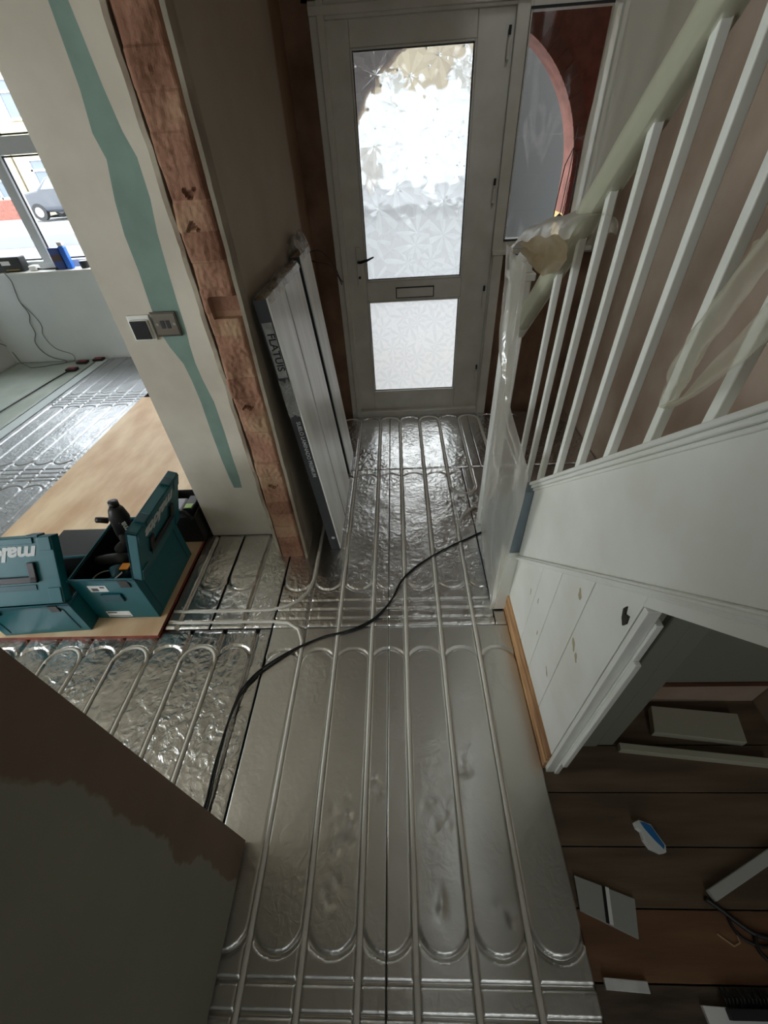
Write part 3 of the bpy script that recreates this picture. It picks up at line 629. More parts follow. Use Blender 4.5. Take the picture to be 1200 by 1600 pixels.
q = MB(); q.box(-15.38, -15.3, yc+.55, yc+1.1, .12, .24); q.build('number_plate', PAPER, car)

car.location.x -= 1.1; car.location.z += .36
# plant and wire loops outside the side window
q = MB()
yo = 3.12
q.tube([(.985, yo, 1.10), (.99, yo, 1.3), (1.0, yo, 1.46), (1.03, yo, 1.535), (1.065, yo, 1.50), (1.075, yo, 1.40), (1.08, yo, 1.15)], .003, 6)
q.tube([(1.02, yo, 1.12), (1.03, yo, 1.4), (1.035, yo, 1.63)], .0022, 6)
q.tube([(1.08, yo, 1.15), (1.085, yo, 1.44), (1.10, yo, 1.52), (1.13, yo, 1.54)], .003, 6)
q.tube([(.90, yo, 1.12), (.94, yo, 1.17), (.99, yo, 1.21)], .0025, 6, taper=[.4, 1, 1])
q.prism([(.985, 1.20), (1.02, 1.235), (1.055, 1.21), (1.07, 1.14), (1.05, 1.11), (1.035, 1.17)], 1, yo-.004, yo+.004)
o = q.build('climbing_stem', mat('dark_stem', (40, 24, 20), .7)); tag(o, 'dark looping plant stems with one curled leaf outside the side window', 'plant')

# ================================================================== STAIRS
st = thing('staircase', (.8, 1.6, -.02), 'white painted staircase with cream spindles rising beside the hall', 'staircase')
XP = .455
def ztop(y): return .70-.947*(y-1.11)
def zmid(y): return .374-.963*(y-1.07)
def zlow(y): return .897-.95*(y-.474)
q = MB(); q.prism([(1.105, zmid(1.105)+.012), (1.105, ztop(1.105)-.02), (-1.2, ztop(-1.2)-.02), (-1.2, zmid(-1.2)+.012)], 0, XP, XP+.022); q.build('string_panel', WPAINT, st, bevel=.001)
q = MB(); q.prism([(1.66, .0), (1.66, ztop(1.66)), (1.11, ztop(1.11)-.002), (1.11, .0)], 0, XP+.004, XP+.03); q.build('lower_string', mat('primed_wood', (126, 136, 144), .6, var=(104, 116, 126)), st)
# cap moulding along the string top
q = MB()
for (o0, o1, xa, xb) in ((-.002, .012, XP-.022, XP+.055), (-.016, -.002, XP-.014, XP+.02), (-.028, -.016, XP-.006, XP+.01)):
    q.prism([(1.108, ztop(1.108)+o0), (1.108, ztop(1.108)+o1), (-1.2, ztop(-1.2)+o1), (-1.2, ztop(-1.2)+o0)], 0, xa, xb)
q.build('string_cap', WPAINT, st, bevel=.003)
q = MB()
for (o0, o1, xa) in ((-.012, .012, XP-.012), (-.004, .006, XP-.018), (-.020, -.012, XP-.006)):
    q.prism([(1.10, zmid(1.10)+o0), (1.10, zmid(1.10)+o1), (-1.2, zmid(-1.2)+o1), (-1.2, zmid(-1.2)+o0)], 0, xa, XP+.01)
q.build('moulding', WPAINT, st, bevel=.003)
q = MB()
q.prism([(.474, zmid(.474)), (.474, zlow(.474)), (-1.2, zlow(-1.2)), (-1.2, zmid(-1.2))], 0, XP+.001, XP+.02); q.build('opening_head', WPAINT, st)
SMEAR = WPAINT
yb = [1.105, .884, .768, .624, .472]
q = MB()
for a, b in zip(yb[1:], yb[:-1]):
    lo = .0 if a < .5 else .096
    q.prism([(b-.0012, .10 if a > .5 else .095), (b-.0012, zmid(b)-.01), (a+.0012, zmid(a)-.01), (a+.0012, .094 if a > .5 else .002)], 0, XP, XP+.016)
q.build('cladding', WPAINT, st, bevel=.0015)
# filler smears and chips on the cladding
q = MB()
for (y, z, l, w_, a) in ((.66, .69, .035, .008, .5), (.60, .545, .04, .007, .7), (.57, .53, .03, .006, .6), (.79, .30, .02, .003, .2), (.92, .36, .03, .003, .3), (.85, .40, .025, .003, .2), (.66, .28, .035, .004, .9)):
    pts = []
    for k in range(10):
        t_ = 2*PI*k/10; u, v = l*math.cos(t_)*.5, w_*math.sin(t_)*(1+.4*math.sin(3*t_+y*40)); pts.append((y+u*math.sin(a)+v*math.cos(a), z+u*math.cos(a)-v*math.sin(a)))
    q = MB(); q.prism(pts, 0, XP-.0006, XP+.002); q.build('filler_mark', mat('filler_brown', (172, 160, 128), .8), st)
q = MB(); q.prism([(.508, .842), (.50, .822), (.488, .81), (.482, .825), (.486, .845), (.497, .838), (.503, .856)], 0, XP-.004, XP+.003); q.build('latch_hole', mat('chipped_hole', (48, 42, 34), .8), st)
q = MB(); q.box(.447, .475, .47, 1.115, -.05, .10); q.build('sole_plate', WOODP, st, bevel=.0015)
# door lining of the cupboard
q = MB(); q.box(XP+.002, XP+.030, .458, .472, -.02, zlow(.472)); q.box(XP+.030, XP+.044, .440, .452, .085, .73); q.box(XP+.030, XP+.045, .452, .472, -.02, .86); q.build('door_lining', WPAINT, st, bevel=.002)
q = MB()
for (xa_, xb_, y0_) in ((.535, .60, .55), (.60, .655, .535), (.655, .713, .54)): q.prism([(y0_, -.02), (y0_, .83-(y0_-.535)), (.66, .71), (.66, -.02)], 0, xa_, xb_)
q.build('cupboard_lining', mat('grey_green_board', (128, 130, 116)), st, bevel=.006)
q = MB(); q.prism([(.66, .195), (.66, .72), (.68, .70), (.68, .195)], 0, .70, XR-.004); q.build('cupboard_back', mat('grey_green_board', (150, 150, 132), .8, var=(138, 138, 120)), st)
q = MB(); q.box(.735, XR-.004, .655, .69, .172, .194); q.build('bottom_batten', WOODD, st)
q = MB(); q.box(.73, XR-.004, .69, .71, -.05, .175); q.build('rear_panel', BROWNP, st)
# soffit
q = MB(); q.prism([(.70, .69), (.70, .71), (-1.2, .71+1.9*.95), (-1.2, .69+1.9*.95)], 0, .48, XR-.004); q.build('soffit', mat('soffit_board', (140, 140, 126), .8), st)
# end post
q = MB(); q.box(.403, .4545, 1.098, 1.16, 0.002, .37); q.build('end_post', WPAINT, st, bevel=.002)
q = MB(); q.box(.412, .4545, 1.100, 1.16, .371, .675); q.build('end_post_upper', mat('primed_wood', (126, 136, 144)), st, bevel=.003)
# steps
TRD = mat('stair_wood', (120, 74, 54), .6, var=(92, 54, 40), vscale=6, stretch=(1, 5, 1), bump=.2)
for k in range(13):
    yn_ = 1.55-.213*k; z = .19+.2*k
    q = MB(); q.box(XP+.035, XR-.003, yn_-.235, yn_+.02, z-.03, z); q.build('tread', TRD, st, bevel=.006)
    q = MB(); q.box(XP+.035, XR-.003, yn_-.012, yn_, z-.2, z-.031); q.build('riser', TRD, st)
# balusters
BAL = mat('cream_spindle_paint', (236, 238, 230), .4, var=(226, 228, 216), vscale=9)
def zrail(y): return 1.57-.90*(y-1.029)
for k in range(-7, 12):
    y = 1.348-.1125*k if k >= 0 else None
    if y is None: continue
    q = MB(); zb = ztop(y)+.004; zt = zrail(y)+.012; w2 = .0092; xm = .473
    dz = .95*w2
    for (a, b) in ((0, 0),):
        vs = [(xm-w2, y-w2, zb+dz), (xm+w2, y-w2, zb+dz), (xm+w2, y+w2, zb-dz), (xm-w2, y+w2, zb-dz), (xm-w2, y-w2, zt+dz), (xm+w2, y-w2, zt+dz), (xm+w2, y+w2, zt-dz), (xm-w2, y+w2, zt-dz)]
        q.add(vs, [(0, 3, 2, 1), (4, 5, 6, 7), (0, 1, 5, 4), (1, 2, 6, 5), (2, 3, 7, 6), (3, 0, 4, 7)])
    q.build('baluster', BAL, st, bevel=.002)
# handrail
prof = [(-.022, 0), (-.022, .018), (-.034, .028), (-.034, .050), (-.022, .064), (.0, .07), (.022, .064), (.034, .050), (.034, .028), (.022, .018), (.022, 0)]
q = MB(); Y0, Y1 = 1.66, -1.3; vs = []
for y in (Y0, Y1): vs += [(.473+p[0]*.85, y, zrail(y)+p[1]*1.0) for p in prof]
n_ = len(prof); q.add(vs, [tuple(range(n_)), tuple(range(n_, 2*n_))[::-1]] + [(i, (i+1) % n_, n_+(i+1) % n_, n_+i) for i in range(n_)])
q.build('handrail', mat('rail_paint', (196, 196, 180), .45, var=(182, 182, 164), vscale=6), st)
# newel
q = MB(); q.box(.422, .49, 1.66, 1.728, 0.0, 1.20); q.build('newel_post', WPAINT, st, bevel=.004)
q = MB(); q.box(.412, .50, 1.65, 1.738, 1.20, 1.225); q.box(.425, .487, 1.663, 1.725, 1.225, 1.26); q.cyl((.456, 1.694, 1.26), .028, .03, 2, 16, None, .012); q.build('newel_cap', WPAINT, st, bevel=.004)

# plastic dust sheets ------------------------------------------------------
def plastic_mat(name, col, tamt, rough=.22, gloss=.16):
    M = bpy.data.materials.new(name); M.use_nodes = True; n = M.node_tree.nodes; l = M.node_tree.links
    n.remove(n['Principled BSDF']); out = n['Material Output']
    tr = n.new('ShaderNodeBsdfTransparent'); tl = n.new('ShaderNodeBsdfTranslucent'); df = n.new('ShaderNodeBsdfDiffuse'); gl = n.new('ShaderNodeBsdfGlossy')
    for q_ in (tl, df): q_.inputs[0].default_value = lin(col)
    gl.inputs['Roughness'].default_value = rough
    g = n.new('ShaderNodeNewGeometry'); t_ = n.new('ShaderNodeTexNoise'); t_.inputs['Scale'].default_value = 22; t_.inputs['Detail'].default_value = 5; t_.inputs['Distortion'].default_value = 1; l.new(g.outputs['Position'], t_.inputs['Vector'])
    bp = n.new('ShaderNodeBump'); bp.inputs['Strength'].default_value = .7; bp.inputs['Distance'].default_value = .006; l.new(t_.outputs[0], bp.inputs['Height'])
    for q_ in (gl, df): l.new(bp.outputs[0], q_.inputs['Normal'])
    a = n.new('ShaderNodeMixShader'); a.inputs[0].default_value = .45; l.new(df.outputs[0], a.inputs[1]); l.new(tl.outputs[0], a.inputs[2])
    b = n.new('ShaderNodeMixShader'); b.inputs[0].default_value = tamt; l.new(a.outputs[0], b.inputs[1]); l.new(tr.outputs[0], b.inputs[2])
    c = n.new('ShaderNodeMixShader'); c.inputs[0].default_value = gloss; l.new(b.outputs[0], c.inputs[1]); l.new(gl.outputs[0], c.inputs[2])
    l.new(c.outputs[0], out.inputs[0]); MATS[name] = M; return M
PLAS = plastic_mat('dust_sheet_plastic', (228, 224, 210), .52, .16, .26)
PLAS_Y = plastic_mat('dust_sheet_inside', (160, 138, 96), .2, .4)
PLAS_H = plastic_mat('thin_film', (226, 224, 200), .55, .5, .06)
rows = [((1.70, 1.31), (1.40, 1.30)), ((1.66, 1.20), (1.39, 1.19)), ((1.655, 1.12), (1.37, 1.09)), ((1.60, 1.01), (1.37, 1.0)), ((1.515, .945), (1.35, .88)), ((1.515, .76), (1.31, .87)), ((1.50, .665), (1.155, .84)), ((1.51, .55), (1.05, .82)), ((1.51, .46), (1.02, .80)), ((1.52, .33), (1.02, .72)), ((1.52, .216), (1.025, .60)), ((1.45, .108), (1.04, .44)), ((1.27, .03), (1.06, .26)), ((1.10, .004), (1.085, .02))]
def interp(L, t):
    x = t*(len(L)-1); i = min(int(x), len(L)-2); f = x-i
    return [L[i][j]*(1-f)+L[i+1][j]*f for j in (0, 1)]
def drape(u, v):
    a = interp([r_[0] for r_ in rows], v); b = interp([r_[1] for r_ in rows], v)
    y = a[0]*(1-u)+b[0]*u; z = a[1]*(1-u)+b[1]*u
    fold = .012*math.sin(u*11+2.6*math.sin(v*5))+.018*noise.noise(Vector((u*3.2, v*7, 2)))+.006*abs(noise.noise(Vector((u*9, v*16, 5))))
    edge = min(1, 4*u, 4*(1-u))
    x = .392+fold*edge
    if y > 1.085 and z < .69 and y < 1.17: x = min(x, .399)
    y2 = y+.006*noise.noise(Vector((u*4, v*12, 8)))*(1-edge)
    return (x, y2, max(z, .004))
q = MB(); q.grid(drape, 46, 150, 0)
hood_top = [((1.735, 1.275), (1.70, 1.32)), ((1.60, 1.325), (1.60, 1.365)), ((1.42, 1.365), (1.42, 1.41)), ((1.25, 1.395), (1.25, 1.44)), ((1.12, 1.405), (1.11, 1.45))]
def hood(u, v):
    lo = interp([r_[0] for r_ in hood_top], u); hi = interp([r_[1] for r_ in hood_top], u)
    ang = v*PI; x = .452-.052*math.cos(ang); k = math.sin(ang)
    y = lo[0]+(hi[0]-lo[0])*k; z = lo[1]+(hi[1]-lo[1])*k
    w_ = .006*noise.noise(Vector((u*9, v*4, 3)))
    return (x+w_, y, z+.008*noise.noise(Vector((u*8, v*3, 6))))
q.grid(hood, 40, 16, 0)
inner_pts = [((1.60, 1.325), (1.585, 1.31)), ((1.45, 1.365), (1.44, 1.30)), ((1.32, 1.39), (1.30, 1.29)), ((1.2, 1.40), (1.17, 1.33))]
def pocket(u, v):
    a = interp([r_[0] for r_ in inner_pts], u); b = interp([r_[1] for r_ in inner_pts], u)
    return (.408+.018*math.sin(v*PI)+.006*noise.noise(Vector((u*7, v*5, 1))), a[0]*(1-v)+b[0]*v, a[1]*(1-v)+b[1]*v)
q.grid(pocket, 24, 14, 1)
o = q.build('dust_sheet', [PLAS, PLAS_Y], smooth=True, origin=(.392, 1.4, 0)); tag(o, 'crumpled clear plastic sheet draped over the newel down to the floor', 'plastic sheet')
# film along the handrail, with the torn end hanging down
q = MB()
def rail_film(u, v):
    y = 1.60-u*2.6; a = v*2*PI
    r1 = .032+.004*noise.noise(Vector((u*30, v*3, 4)))
    return (.470+r1*math.cos(a), y, zrail(y)+.034+.041*math.sin(a)+.004*noise.noise(Vector((u*50, v*4, 9))))
q.grid(rail_film, 120, 15, 0)
lobe = [((.60, 1.47), (.53, 1.55)), ((.62, 1.425), (.57, 1.45)), ((.640, 1.37), (.585, 1.39)), ((.648, 1.33), (.595, 1.345)), ((.645, 1.28), (.60, 1.295)), ((.635, 1.255), (.60, 1.262)), ((.628, 1.236), (.612, 1.24))]
def tail(u, v):
    a = interp([r_[0] for r_ in lobe], v); b = interp([r_[1] for r_ in lobe], v)
    return (.438+.010*math.sin(u*7+v*5)+.008*noise.noise(Vector((u*5, v*9, 3))), a[0]*(1-u)+b[0]*u, a[1]*(1-u)+b[1]*u)
q.grid(tail, 14, 50, 0)
lobe2 = [((.43, 1.62), (.36, 1.68)), ((.47, 1.54), (.42, 1.56)), ((.51, 1.455), (.475, 1.44)), ((.535, 1.375), (.505, 1.36)), ((.56, 1.325), (.545, 1.30)), ((.59, 1.275), (.585, 1.262)), ((.62, 1.245), (.615, 1.238))]
def tail2(u, v):
    a = interp([r_[0] for r_ in lobe2], v); b = interp([r_[1] for r_ in lobe2], v)
    return (.430+.008*math.sin(u*6+v*8), a[0]*(1-u)+b[0]*u, a[1]*(1-u)+b[1]*u)
q.grid(tail2, 10, 50, 0)
o = q.build('handrail_film', PLAS_H, smooth=True, origin=(.47, .6, 1.9)); tag(o, 'thin clear film wrapped along the handrail with a torn end hanging down', 'plastic film')

q = MB()
def upper(u, v):
    y = 1.318-u*2.0; z0 = zrail(y)+.06; z = z0+(2.495-z0)*v if z0 < 2.49 else 2.495
    if z0 >= 2.49: z = 2.495+v*.001
    x = .462+.011*noise.noise(Vector((y*7+z*2.2, z*1.1, 1)))+.008*noise.noise(Vector((y*16+z*5, z*2, 5)))+.004*math.sin(y*40+z*9)*(1-v)
    return (x, y+.005*noise.noise(Vector((0, z*9, 2))), z)
q.grid(upper, 130, 40, 0)
o = q.build('hanging_sheet', plastic_mat('hanging_film', (222, 220, 204), .60, .3, .07), smooth=True, origin=(.462, .5, 1.5)); tag(o, 'hazy clear plastic sheet hanging from above down to the handrail', 'plastic sheet')
# ================================================================== PIPES AND CABLES
def pipe(pts, label, z=-.0042):
    q = MB(); q.tube([(p[0], p[1], (p[2] if len(p) > 2 else z)) for p in pts], .0076, 12)
    o = q.build('heating_pipe', PIPE, smooth=True, origin=(pts[0][0], pts[0][1], -.0138)); tag(o, label, 'pipe', 'underfloor heating pipes'); return o
def run(x, y0, y1, n=14): return [(x+.0012*noise.noise(Vector((x*9, y0+(y1-y0)*i/n*3, 0))), y0+(y1-y0)*i/n) for i in range(n+1)]
def arc(cx, cy, r, a0, a1, n=14): return [(cx+r*math.cos(a0+(a1-a0)*i/n), cy+r*math.sin(a0+(a1-a0)*i/n)) for i in range(n+1)]
pipe(run(-.147, -.85, 2.83, 40) + arc(-.072, 2.83, .075, PI, 0) + run(.003, 2.83, -.85, 40), 'pale heating pipe looping at the door, the pair in the middle of the hall')
pipe(run(.153, -.85, 2.83, 40) + arc(.228, 2.83, .075, PI, 0) + run(.303, 2.83, 2.013, 20) + arc(.378, 2.013, .075, PI, 2*PI) + run(.453, 2.013, 2.83, 12) + arc(.528, 2.83, .075, PI, 0) + run(.603, 2.83, 2.24, 8), 'pale heating pipe with a U-turn in front of the plastic sheet')
pipe([(.70, 1.93, .006), (.62, 1.90, .006), (.53, 1.862, .006), (.46, 1.82, .006), (.40, 1.785, .006), (.345, 1.735, .005), (.31, 1.67, .0), (.303, 1.60)] + run(.303, 1.58, -.85, 30), 'pale heating pipe emerging from under the plastic sheet down the right of the hall')
pipe([(-1.09, 1.117), (-.9, 1.117), (-.7, 1.117), (-.62, 1.118, .0), (-.55, 1.135, .005), (-.50, 1.165, .005), (-.465, 1.215, .001), (-.449, 1.29)] + run(-.447, 1.32, 2.83, 18) + arc(-.372, 2.83, .075, PI, 0) + run(-.297, 2.83, -.85, 40), 'pale heating pipe sweeping in from the plywood and up past the laminate packs')
pipe([(-1.09, 1.057), (-.9, 1.057), (-.7, 1.057), (-.61, 1.055, .0), (-.53, 1.045, .005), (-.475, 1.01, .005), (-.45, .95, .001), (-.447, .9)] + run(-.447, .88, -.75, 24), 'pale heating pipe curving down beside the lower left wall')
nm = ['right of the three loops before the toolboxes', 'middle of the three loops before the toolboxes', 'left of the three loops before the toolboxes']
for i, xr in enumerate((-.81, -1.11, -1.41)):
    pipe(run(xr, -.18, .86, 14) + arc(xr-.075, .86, .075, 0, PI) + run(xr-.15, .86, -.18, 14), 'milky pipe loop on the foil, '+nm[i])
# exposed dark slot between the left and hall panels is the real gap between them
q = MB(); cab = [(-.70, .1), (-.69, .25), (-.672, .35), (-.677, .45), (-.677, .535), (-.673, .62), (-.655, .715), (-.62, .78), (-.575, .83), (-.50, .89), (-.42, .94), (-.35, .972), (-.277, .99), (-.20, 1.02), (-.125, 1.073), (-.06, 1.16), (-.01, 1.27), (.05, 1.345), (.129, 1.413), (.25, 1.495), (.35, 1.55), (.42, 1.59), (.50, 1.63)]
def smooth_path(P, k=6):
    out = []; n = len(P)
    for i in range(n-1):
        p0, p1, p2, p3 = [Vector(P[max(0, min(n-1, j))]) for j in (i-1, i, i+1, i+2)]
        for s_ in range(k):
            t = s_/k; out.append(.5*((2*p1)+(-p0+p2)*t+(2*p0-5*p1+4*p2-p3)*t*t+(-p0+3*p1-3*p2+p3)*t**3))
    out.append(Vector(P[-1])); return [tuple(v) for v in out]
cab3 = smooth_path([(a, b, .0045) for a, b in cab])
q.tube(cab3, .0042, 8)
q.tube([(x+.009*math.sin(i*.11), y-.009*math.cos(i*.07), .0042) for i, (x, y, z) in enumerate(cab3) if i > 6 and i < 108], .0036, 8)
o = q.build('power_cable', BLACKC, smooth=True, origin=(0, 1.2, 0)); tag(o, 'black cable snaking across the foil floor to the plastic sheet', 'cable')

# ================================================================== PLYWOOD AND TOOLBOXES
PLY = mat('plywood', (232, 208, 172), .6, var=(204, 168, 130), vscale=2.2, vdetail=10, stretch=(2.6, 1, 1), bump=.1, bscale=30)
PLYE = mat('plywood_edge', (140, 62, 44), .7, var=(110, 44, 32), vscale=30)
q = MB(); q.box(-2.325, -1.1, .98, 3.43, 0, .018); q.build
o = q.build('plywood_sheet', PLY, origin=(-1.7, 2.2, 0))
o.data.materials.append(PLYE)
for p in o.data.polygons:
    if abs(p.normal.z) < .5: p.material_index = 1
tag(o, 'large pale plywood sheet the toolboxes stand on', 'plywood')
LTXT = mat('logo_silver', (196, 200, 200), .5)
def boxM(loc, rz): return Matrix.Translation(loc) @ Matrix.Rotation(rz, 4, 'Z')
def toolbox(loc, rz, h, ang, label, back=.030):
    t = thing('toolbox', loc, label, 'toolbox', 'teal stacking toolboxes', rz)
    W, D = .395, .29; tk = .006
    q = MB(); q.box(0, W, 0, tk, 0, h); q.box(0, W, D-tk, D, 0, h); q.box(0, tk, 0, D, 0, h); q.box(W-tk, W, 0, D, 0, h); q.box(0, W, 0, D, 0, tk)
    q.build('body', TEAL, t, bevel=.004, local=True)
    q = MB(); q.box(tk, W-tk, tk, D-tk, tk, .03); q.box(tk, W-tk, tk, tk+.004, .03, h-.01); q.box(tk, tk+.004, tk, D-tk, .03, h-.01); q.box(W-tk-.004, W-tk, tk, D-tk, .03, h-.01); q.box(tk, W-tk, D-tk-.004, D-tk, .03, h-.01)
    q.build('liner', BLACKP, t, local=True)
    q = MB()                                   # corner ribs and rim
    for x in (.035, W-.045): q.box(x, x+.006, -.003, .001, .02, h-.03)
    q.box(-.004, W+.004, -.004, .003, h-.016, h-.004); q.box(-.004, W+.004, D-.003, D+.004, h-.016, h-.004)
    q.box(-.004, .003, 0, D, h-.016, h-.004); q.box(W-.003, W+.004, 0, D, h-.016, h-.004)
    q.build('rim', TEAL_D, t, bevel=.0015, local=True)
    for x in (.05, W-.09):
        q = MB(); q.box(x, x+.04, -.008, 0, h-.04, h-.001); q.build('hinge', BLACKP, t, bevel=.002, local=True)
    for y in (.05,): 
        for xx in (-.009, W): q = MB(); q.box(xx, xx+.009, .10, .19, h*.55-.02, h*.55+.03); q.build('side_grip', TEAL_D, t, bevel=.003, local=True)
    # lid
    L = Matrix.Translation((0, back, h-.004)) @ Matrix.Rotation(ang, 4, 'X')
    q = MB(); q.box(0, W, 0, D, .0, .010, 0, L); q.box(.0, W, 0, .012, .0, .042, 0, L); q.box(0, W, D-.012, D, .0, .042, 0, L); q.box(0, .012, 0, D, 0, .042, 0, L); q.box(W-.012, W, 0, D, 0, .042, 0, L)
    q.box(.004, W-.004, .004, D-.004, .036, .042, 0, L)
    lid = q.build('lid', TEAL, t, bevel=.004, local=True)
    q = MB()
    for bx in ((.005, .055, .006, .07), (W-.055, W-.005, .006, .07), (.005, .055, D-.06, D-.004), (W-.055, W-.005, D-.06, D-.004), (.075, W-.075, D-.028, D-.004)):
        q = MB(); q.box(*bx, .042, .047, 0, L); q.build('stacking_foot', TEAL, lid, bevel=.0015, local=True)
    q = MB(); q.box(.085, W-.085, .098, .125, .0425, .054, 0, L); q.box(.085, .115, .098, .185, .0425, .054, 0, L); q.box(W-.115, W-.085, .098, .185, .0425, .054, 0, L)
    q.build('handle', mat('handle_black', (28, 20, 24), .45), lid, bevel=.003, local=True)
    q = MB(); q.box(.10, W-.10, .065, .088, .0425, .0455, 0, L); q.build('grip_recess', TEAL_D, lid, bevel=.001, local=True)
    for x in (.06, W-.10): q = MB(); q.box(x, x+.05, D-.004, D+.008, .005, .045, 0, L); q.build('latch', TEAL_D, lid, bevel=.003, local=True)
    q = MB(); q.box(.014, W-.014, .014, D-.014, -.001, .002, 0, L); q.build('lid_lining', BLACKP, lid, local=True)
    text_mesh('logo', 'makita', .082, L @ frame_m((W/2, .225, .0432), (-1, 0, 0), (0, -1, 0)), LTXT, lid, shear=.25, weight=.0032, sx=1.2)
    return t, L
tA, LA = toolbox((-1.813, .990, .018), math.radians(3.5), .195, math.radians(59), 'teal toolbox with its lid propped half shut, at the left edge of the picture')
tB, LB = toolbox((-1.128, 1.076, .018), math.radians(90), .275, math.radians(110), 'teal toolbox with its lid wide open and power tools inside', back=.008)
# labels on the end of box B (local y runs towards -x)
def label_on(parent, x0, x1, z0, z1, rows_):
    q = MB(); yk = -.0012
    # end face of box B is its local x=0 face
    q.box(yk, 0, x0, x1, z0, z1, 0)
    for (a, b, c, d) in rows_: q.box(yk-.0005, yk, x0+(x1-x0)*a, x0+(x1-x0)*b, z0+(z1-z0)*c, z0+(z1-z0)*d, 1)
    q.build('sticker', [PAPER, mat('print_grey', (90, 92, 94), .7)], parent, local=True)
label_on(tB, .145, .225, .195, .235, [(.5, .85, .15, .6), (.1, .35, .6, .85)])
label_on(tB, .125, .235, .012, .052, [(.55, .95, .7, .9), (.05, .95, .12, .25)])
q = MB(); q.box(-.006, 0, .03, .075, .225, .27); q.build('latch', BLACKP, tB, bevel=.002, local=True)
# tools in box B
d1 = thing('cordless_drill', (-1.27, 1.30, .06), 'black cordless drill with silver lettering sticking up from the open toolbox', 'power tool')
GP = mat('rubber_grip', (34, 35, 36), .6); 
q = MB(); q.tube([(-1.262, 1.33, .20), (-1.258, 1.345, .30), (-1.252, 1.36, .37), (-1.25, 1.365, .415), (-1.249, 1.367, .43)], .042, 16, taper=[.55, .85, 1, .75, .5]); q.build('motor_housing', BLACKP, d1, smooth=True)
q = MB(); q.tube([(-1.249, 1.367, .425), (-1.247, 1.37, .455)], .021, 12); q.build('chuck', BLACKP, d1, smooth=True); q = MB(); q.tube([(-1.305, 1.35, .36), (-1.335, 1.345, .37), (-1.35, 1.343, .372)], .014, 10); q.build('side_knob', BLACKP, d1, smooth=True)
q = MB(); q.tube([(-1.26, 1.34, .31), (-1.235, 1.29, .25), (-1.23, 1.25, .18), (-1.23, 1.24, .12)], .024, 12, taper=[.8, 1, 1, 1.2]); q.build('grip', GP, d1, smooth=True)
nv = Vector((.57, -.61, .55)).normalized(); xv = (Vector((0, 0, 1))-nv*nv.z).normalized()
text_mesh('logo', 'makita', .034, frame_m(Vector((.018, .058, .285))+nv*.044, xv, nv.cross(xv)), LTXT, d1, weight=.001, sx=1.0)
d2 = thing('angle_grinder', (-1.30, 1.17, .06), 'grey and teal power tool with an orange label lying in the open toolbox', 'power tool')
q = MB(); q.tube([(-1.39, 1.24, .235), (-1.33, 1.235, .245), (-1.27, 1.23, .255), (-1.22, 1.22, .26)], .026, 14, taper=[.7, .9, 1, 1.1]); q.build('barrel', GP, d2, smooth=True)
q = MB(); q.tube([(-1.255, 1.18, .25), (-1.24, 1.15, .235), (-1.235, 1.125, .20)], .030, 14, taper=[1, .9, .8]); q.tube([(-1.28, 1.14, .20), (-1.24, 1.15, .22), (-1.20, 1.15, .235)], .022, 12); q.build('body', TEAL_D, d2, smooth=True)
q = MB(); q.box(-1.225, -1.185, 1.155, 1.19, .262, .268); q.build('orange_label', mat('orange_label', (212, 134, 20), .5), d2, bevel=.001)
q = MB(); q.tube(arc3 := [(-1.335+.045*math.cos(t_), 1.16+.045*math.sin(t_), .20) for t_ in [PI*.45+PI*1.0*k/10 for k in range(11)]], .004, 6); q.build('guard', STEEL, d2, smooth=True)
q = MB(); q.tube([(-1.28, 1.10, .20), (-1.23, 1.12, .245), (-1.20, 1.14, .262)], .006, 8); q.build('spanner', STEEL, d2)
d3 = MB(); d3.tube([(-1.30, 1.30, .27), (-1.285, 1.27, .28), (-1.26, 1.25, .275)], .026, 14, taper=[.8, 1.1, .8]); o = d3.build('rubber_knob', GP, smooth=True, origin=(-1.28, 1.28, .24)); tag(o, 'rounded black rubber tool end between the drill and the orange label', 'tool')
d1.location.x -= .035; d1.location.z += .02; d2.location.x -= .02
# black case beyond the teal boxes
o = thing('tool_case', (-1.62, 1.42, .018), 'low black case behind the two teal toolboxes', 'tool case')
q = MB(); q.box(-1.78, -1.47, 1.33, 1.52, .018, .15); q.build('body', BLACKP, o, bevel=.006)
q = MB(); q.box(-1.79, -1.46, 1.32, 1.53, .15, .165); q.build('lid', BLACKP, o, bevel=.004)
o = MB().add([(-1.50, 1.31, .17), (-1.455, 1.30, .175), (-1.45, 1.33, .195), (-1.475, 1.345, .18)], [(0, 1, 2, 3)]).build('paper_scrap', PAPER, sol=.002, origin=(-1.48, 1.32, .168)); tag(o, 'small white paper scrap on the black case between the toolboxes', 'paper')

# crate and bag beside the nib wall
c = thing('crate', (-1.2, 1.66, .018), 'black plastic crate tucked behind the edge of the skimmed wall', 'crate')
q = MB(); X0, X1, Y0_, Y1_ = -1.30, -1.085, 1.56, 1.80
q.box(X0, X1, Y0_, Y0_+.006, .018, .20); q.box(X0, X1, Y1_-.006, Y1_, .018, .20); q.box(X0, X0+.006, Y0_, Y1_, .018, .20); q.box(X1-.006, X1, Y0_, Y1_, .018, .20); q.box(X0, X1, Y0_, Y1_, .018, .026); q.build('body', BLACKP, c, bevel=.003)
q = MB(); q.tube([(X0+.01, 1.56, .19), (X0+.03, 1.555, .24), (-1.2, 1.55, .25), (X1-.03, 1.555, .24), (X1-.01, 1.56, .19)], .009, 8); q.build('handle', BLACKP, c, smooth=True)
q = MB(); q.box(-1.27, -1.17, 1.59, 1.72, .10, .205); o = q.build('grey_box', mat('light_grey_plastic', (150, 152, 160), .5), bevel=.012, origin=(-1.22, 1.65, .10)); tag(o, 'small light grey box inside the black crate', 'box')
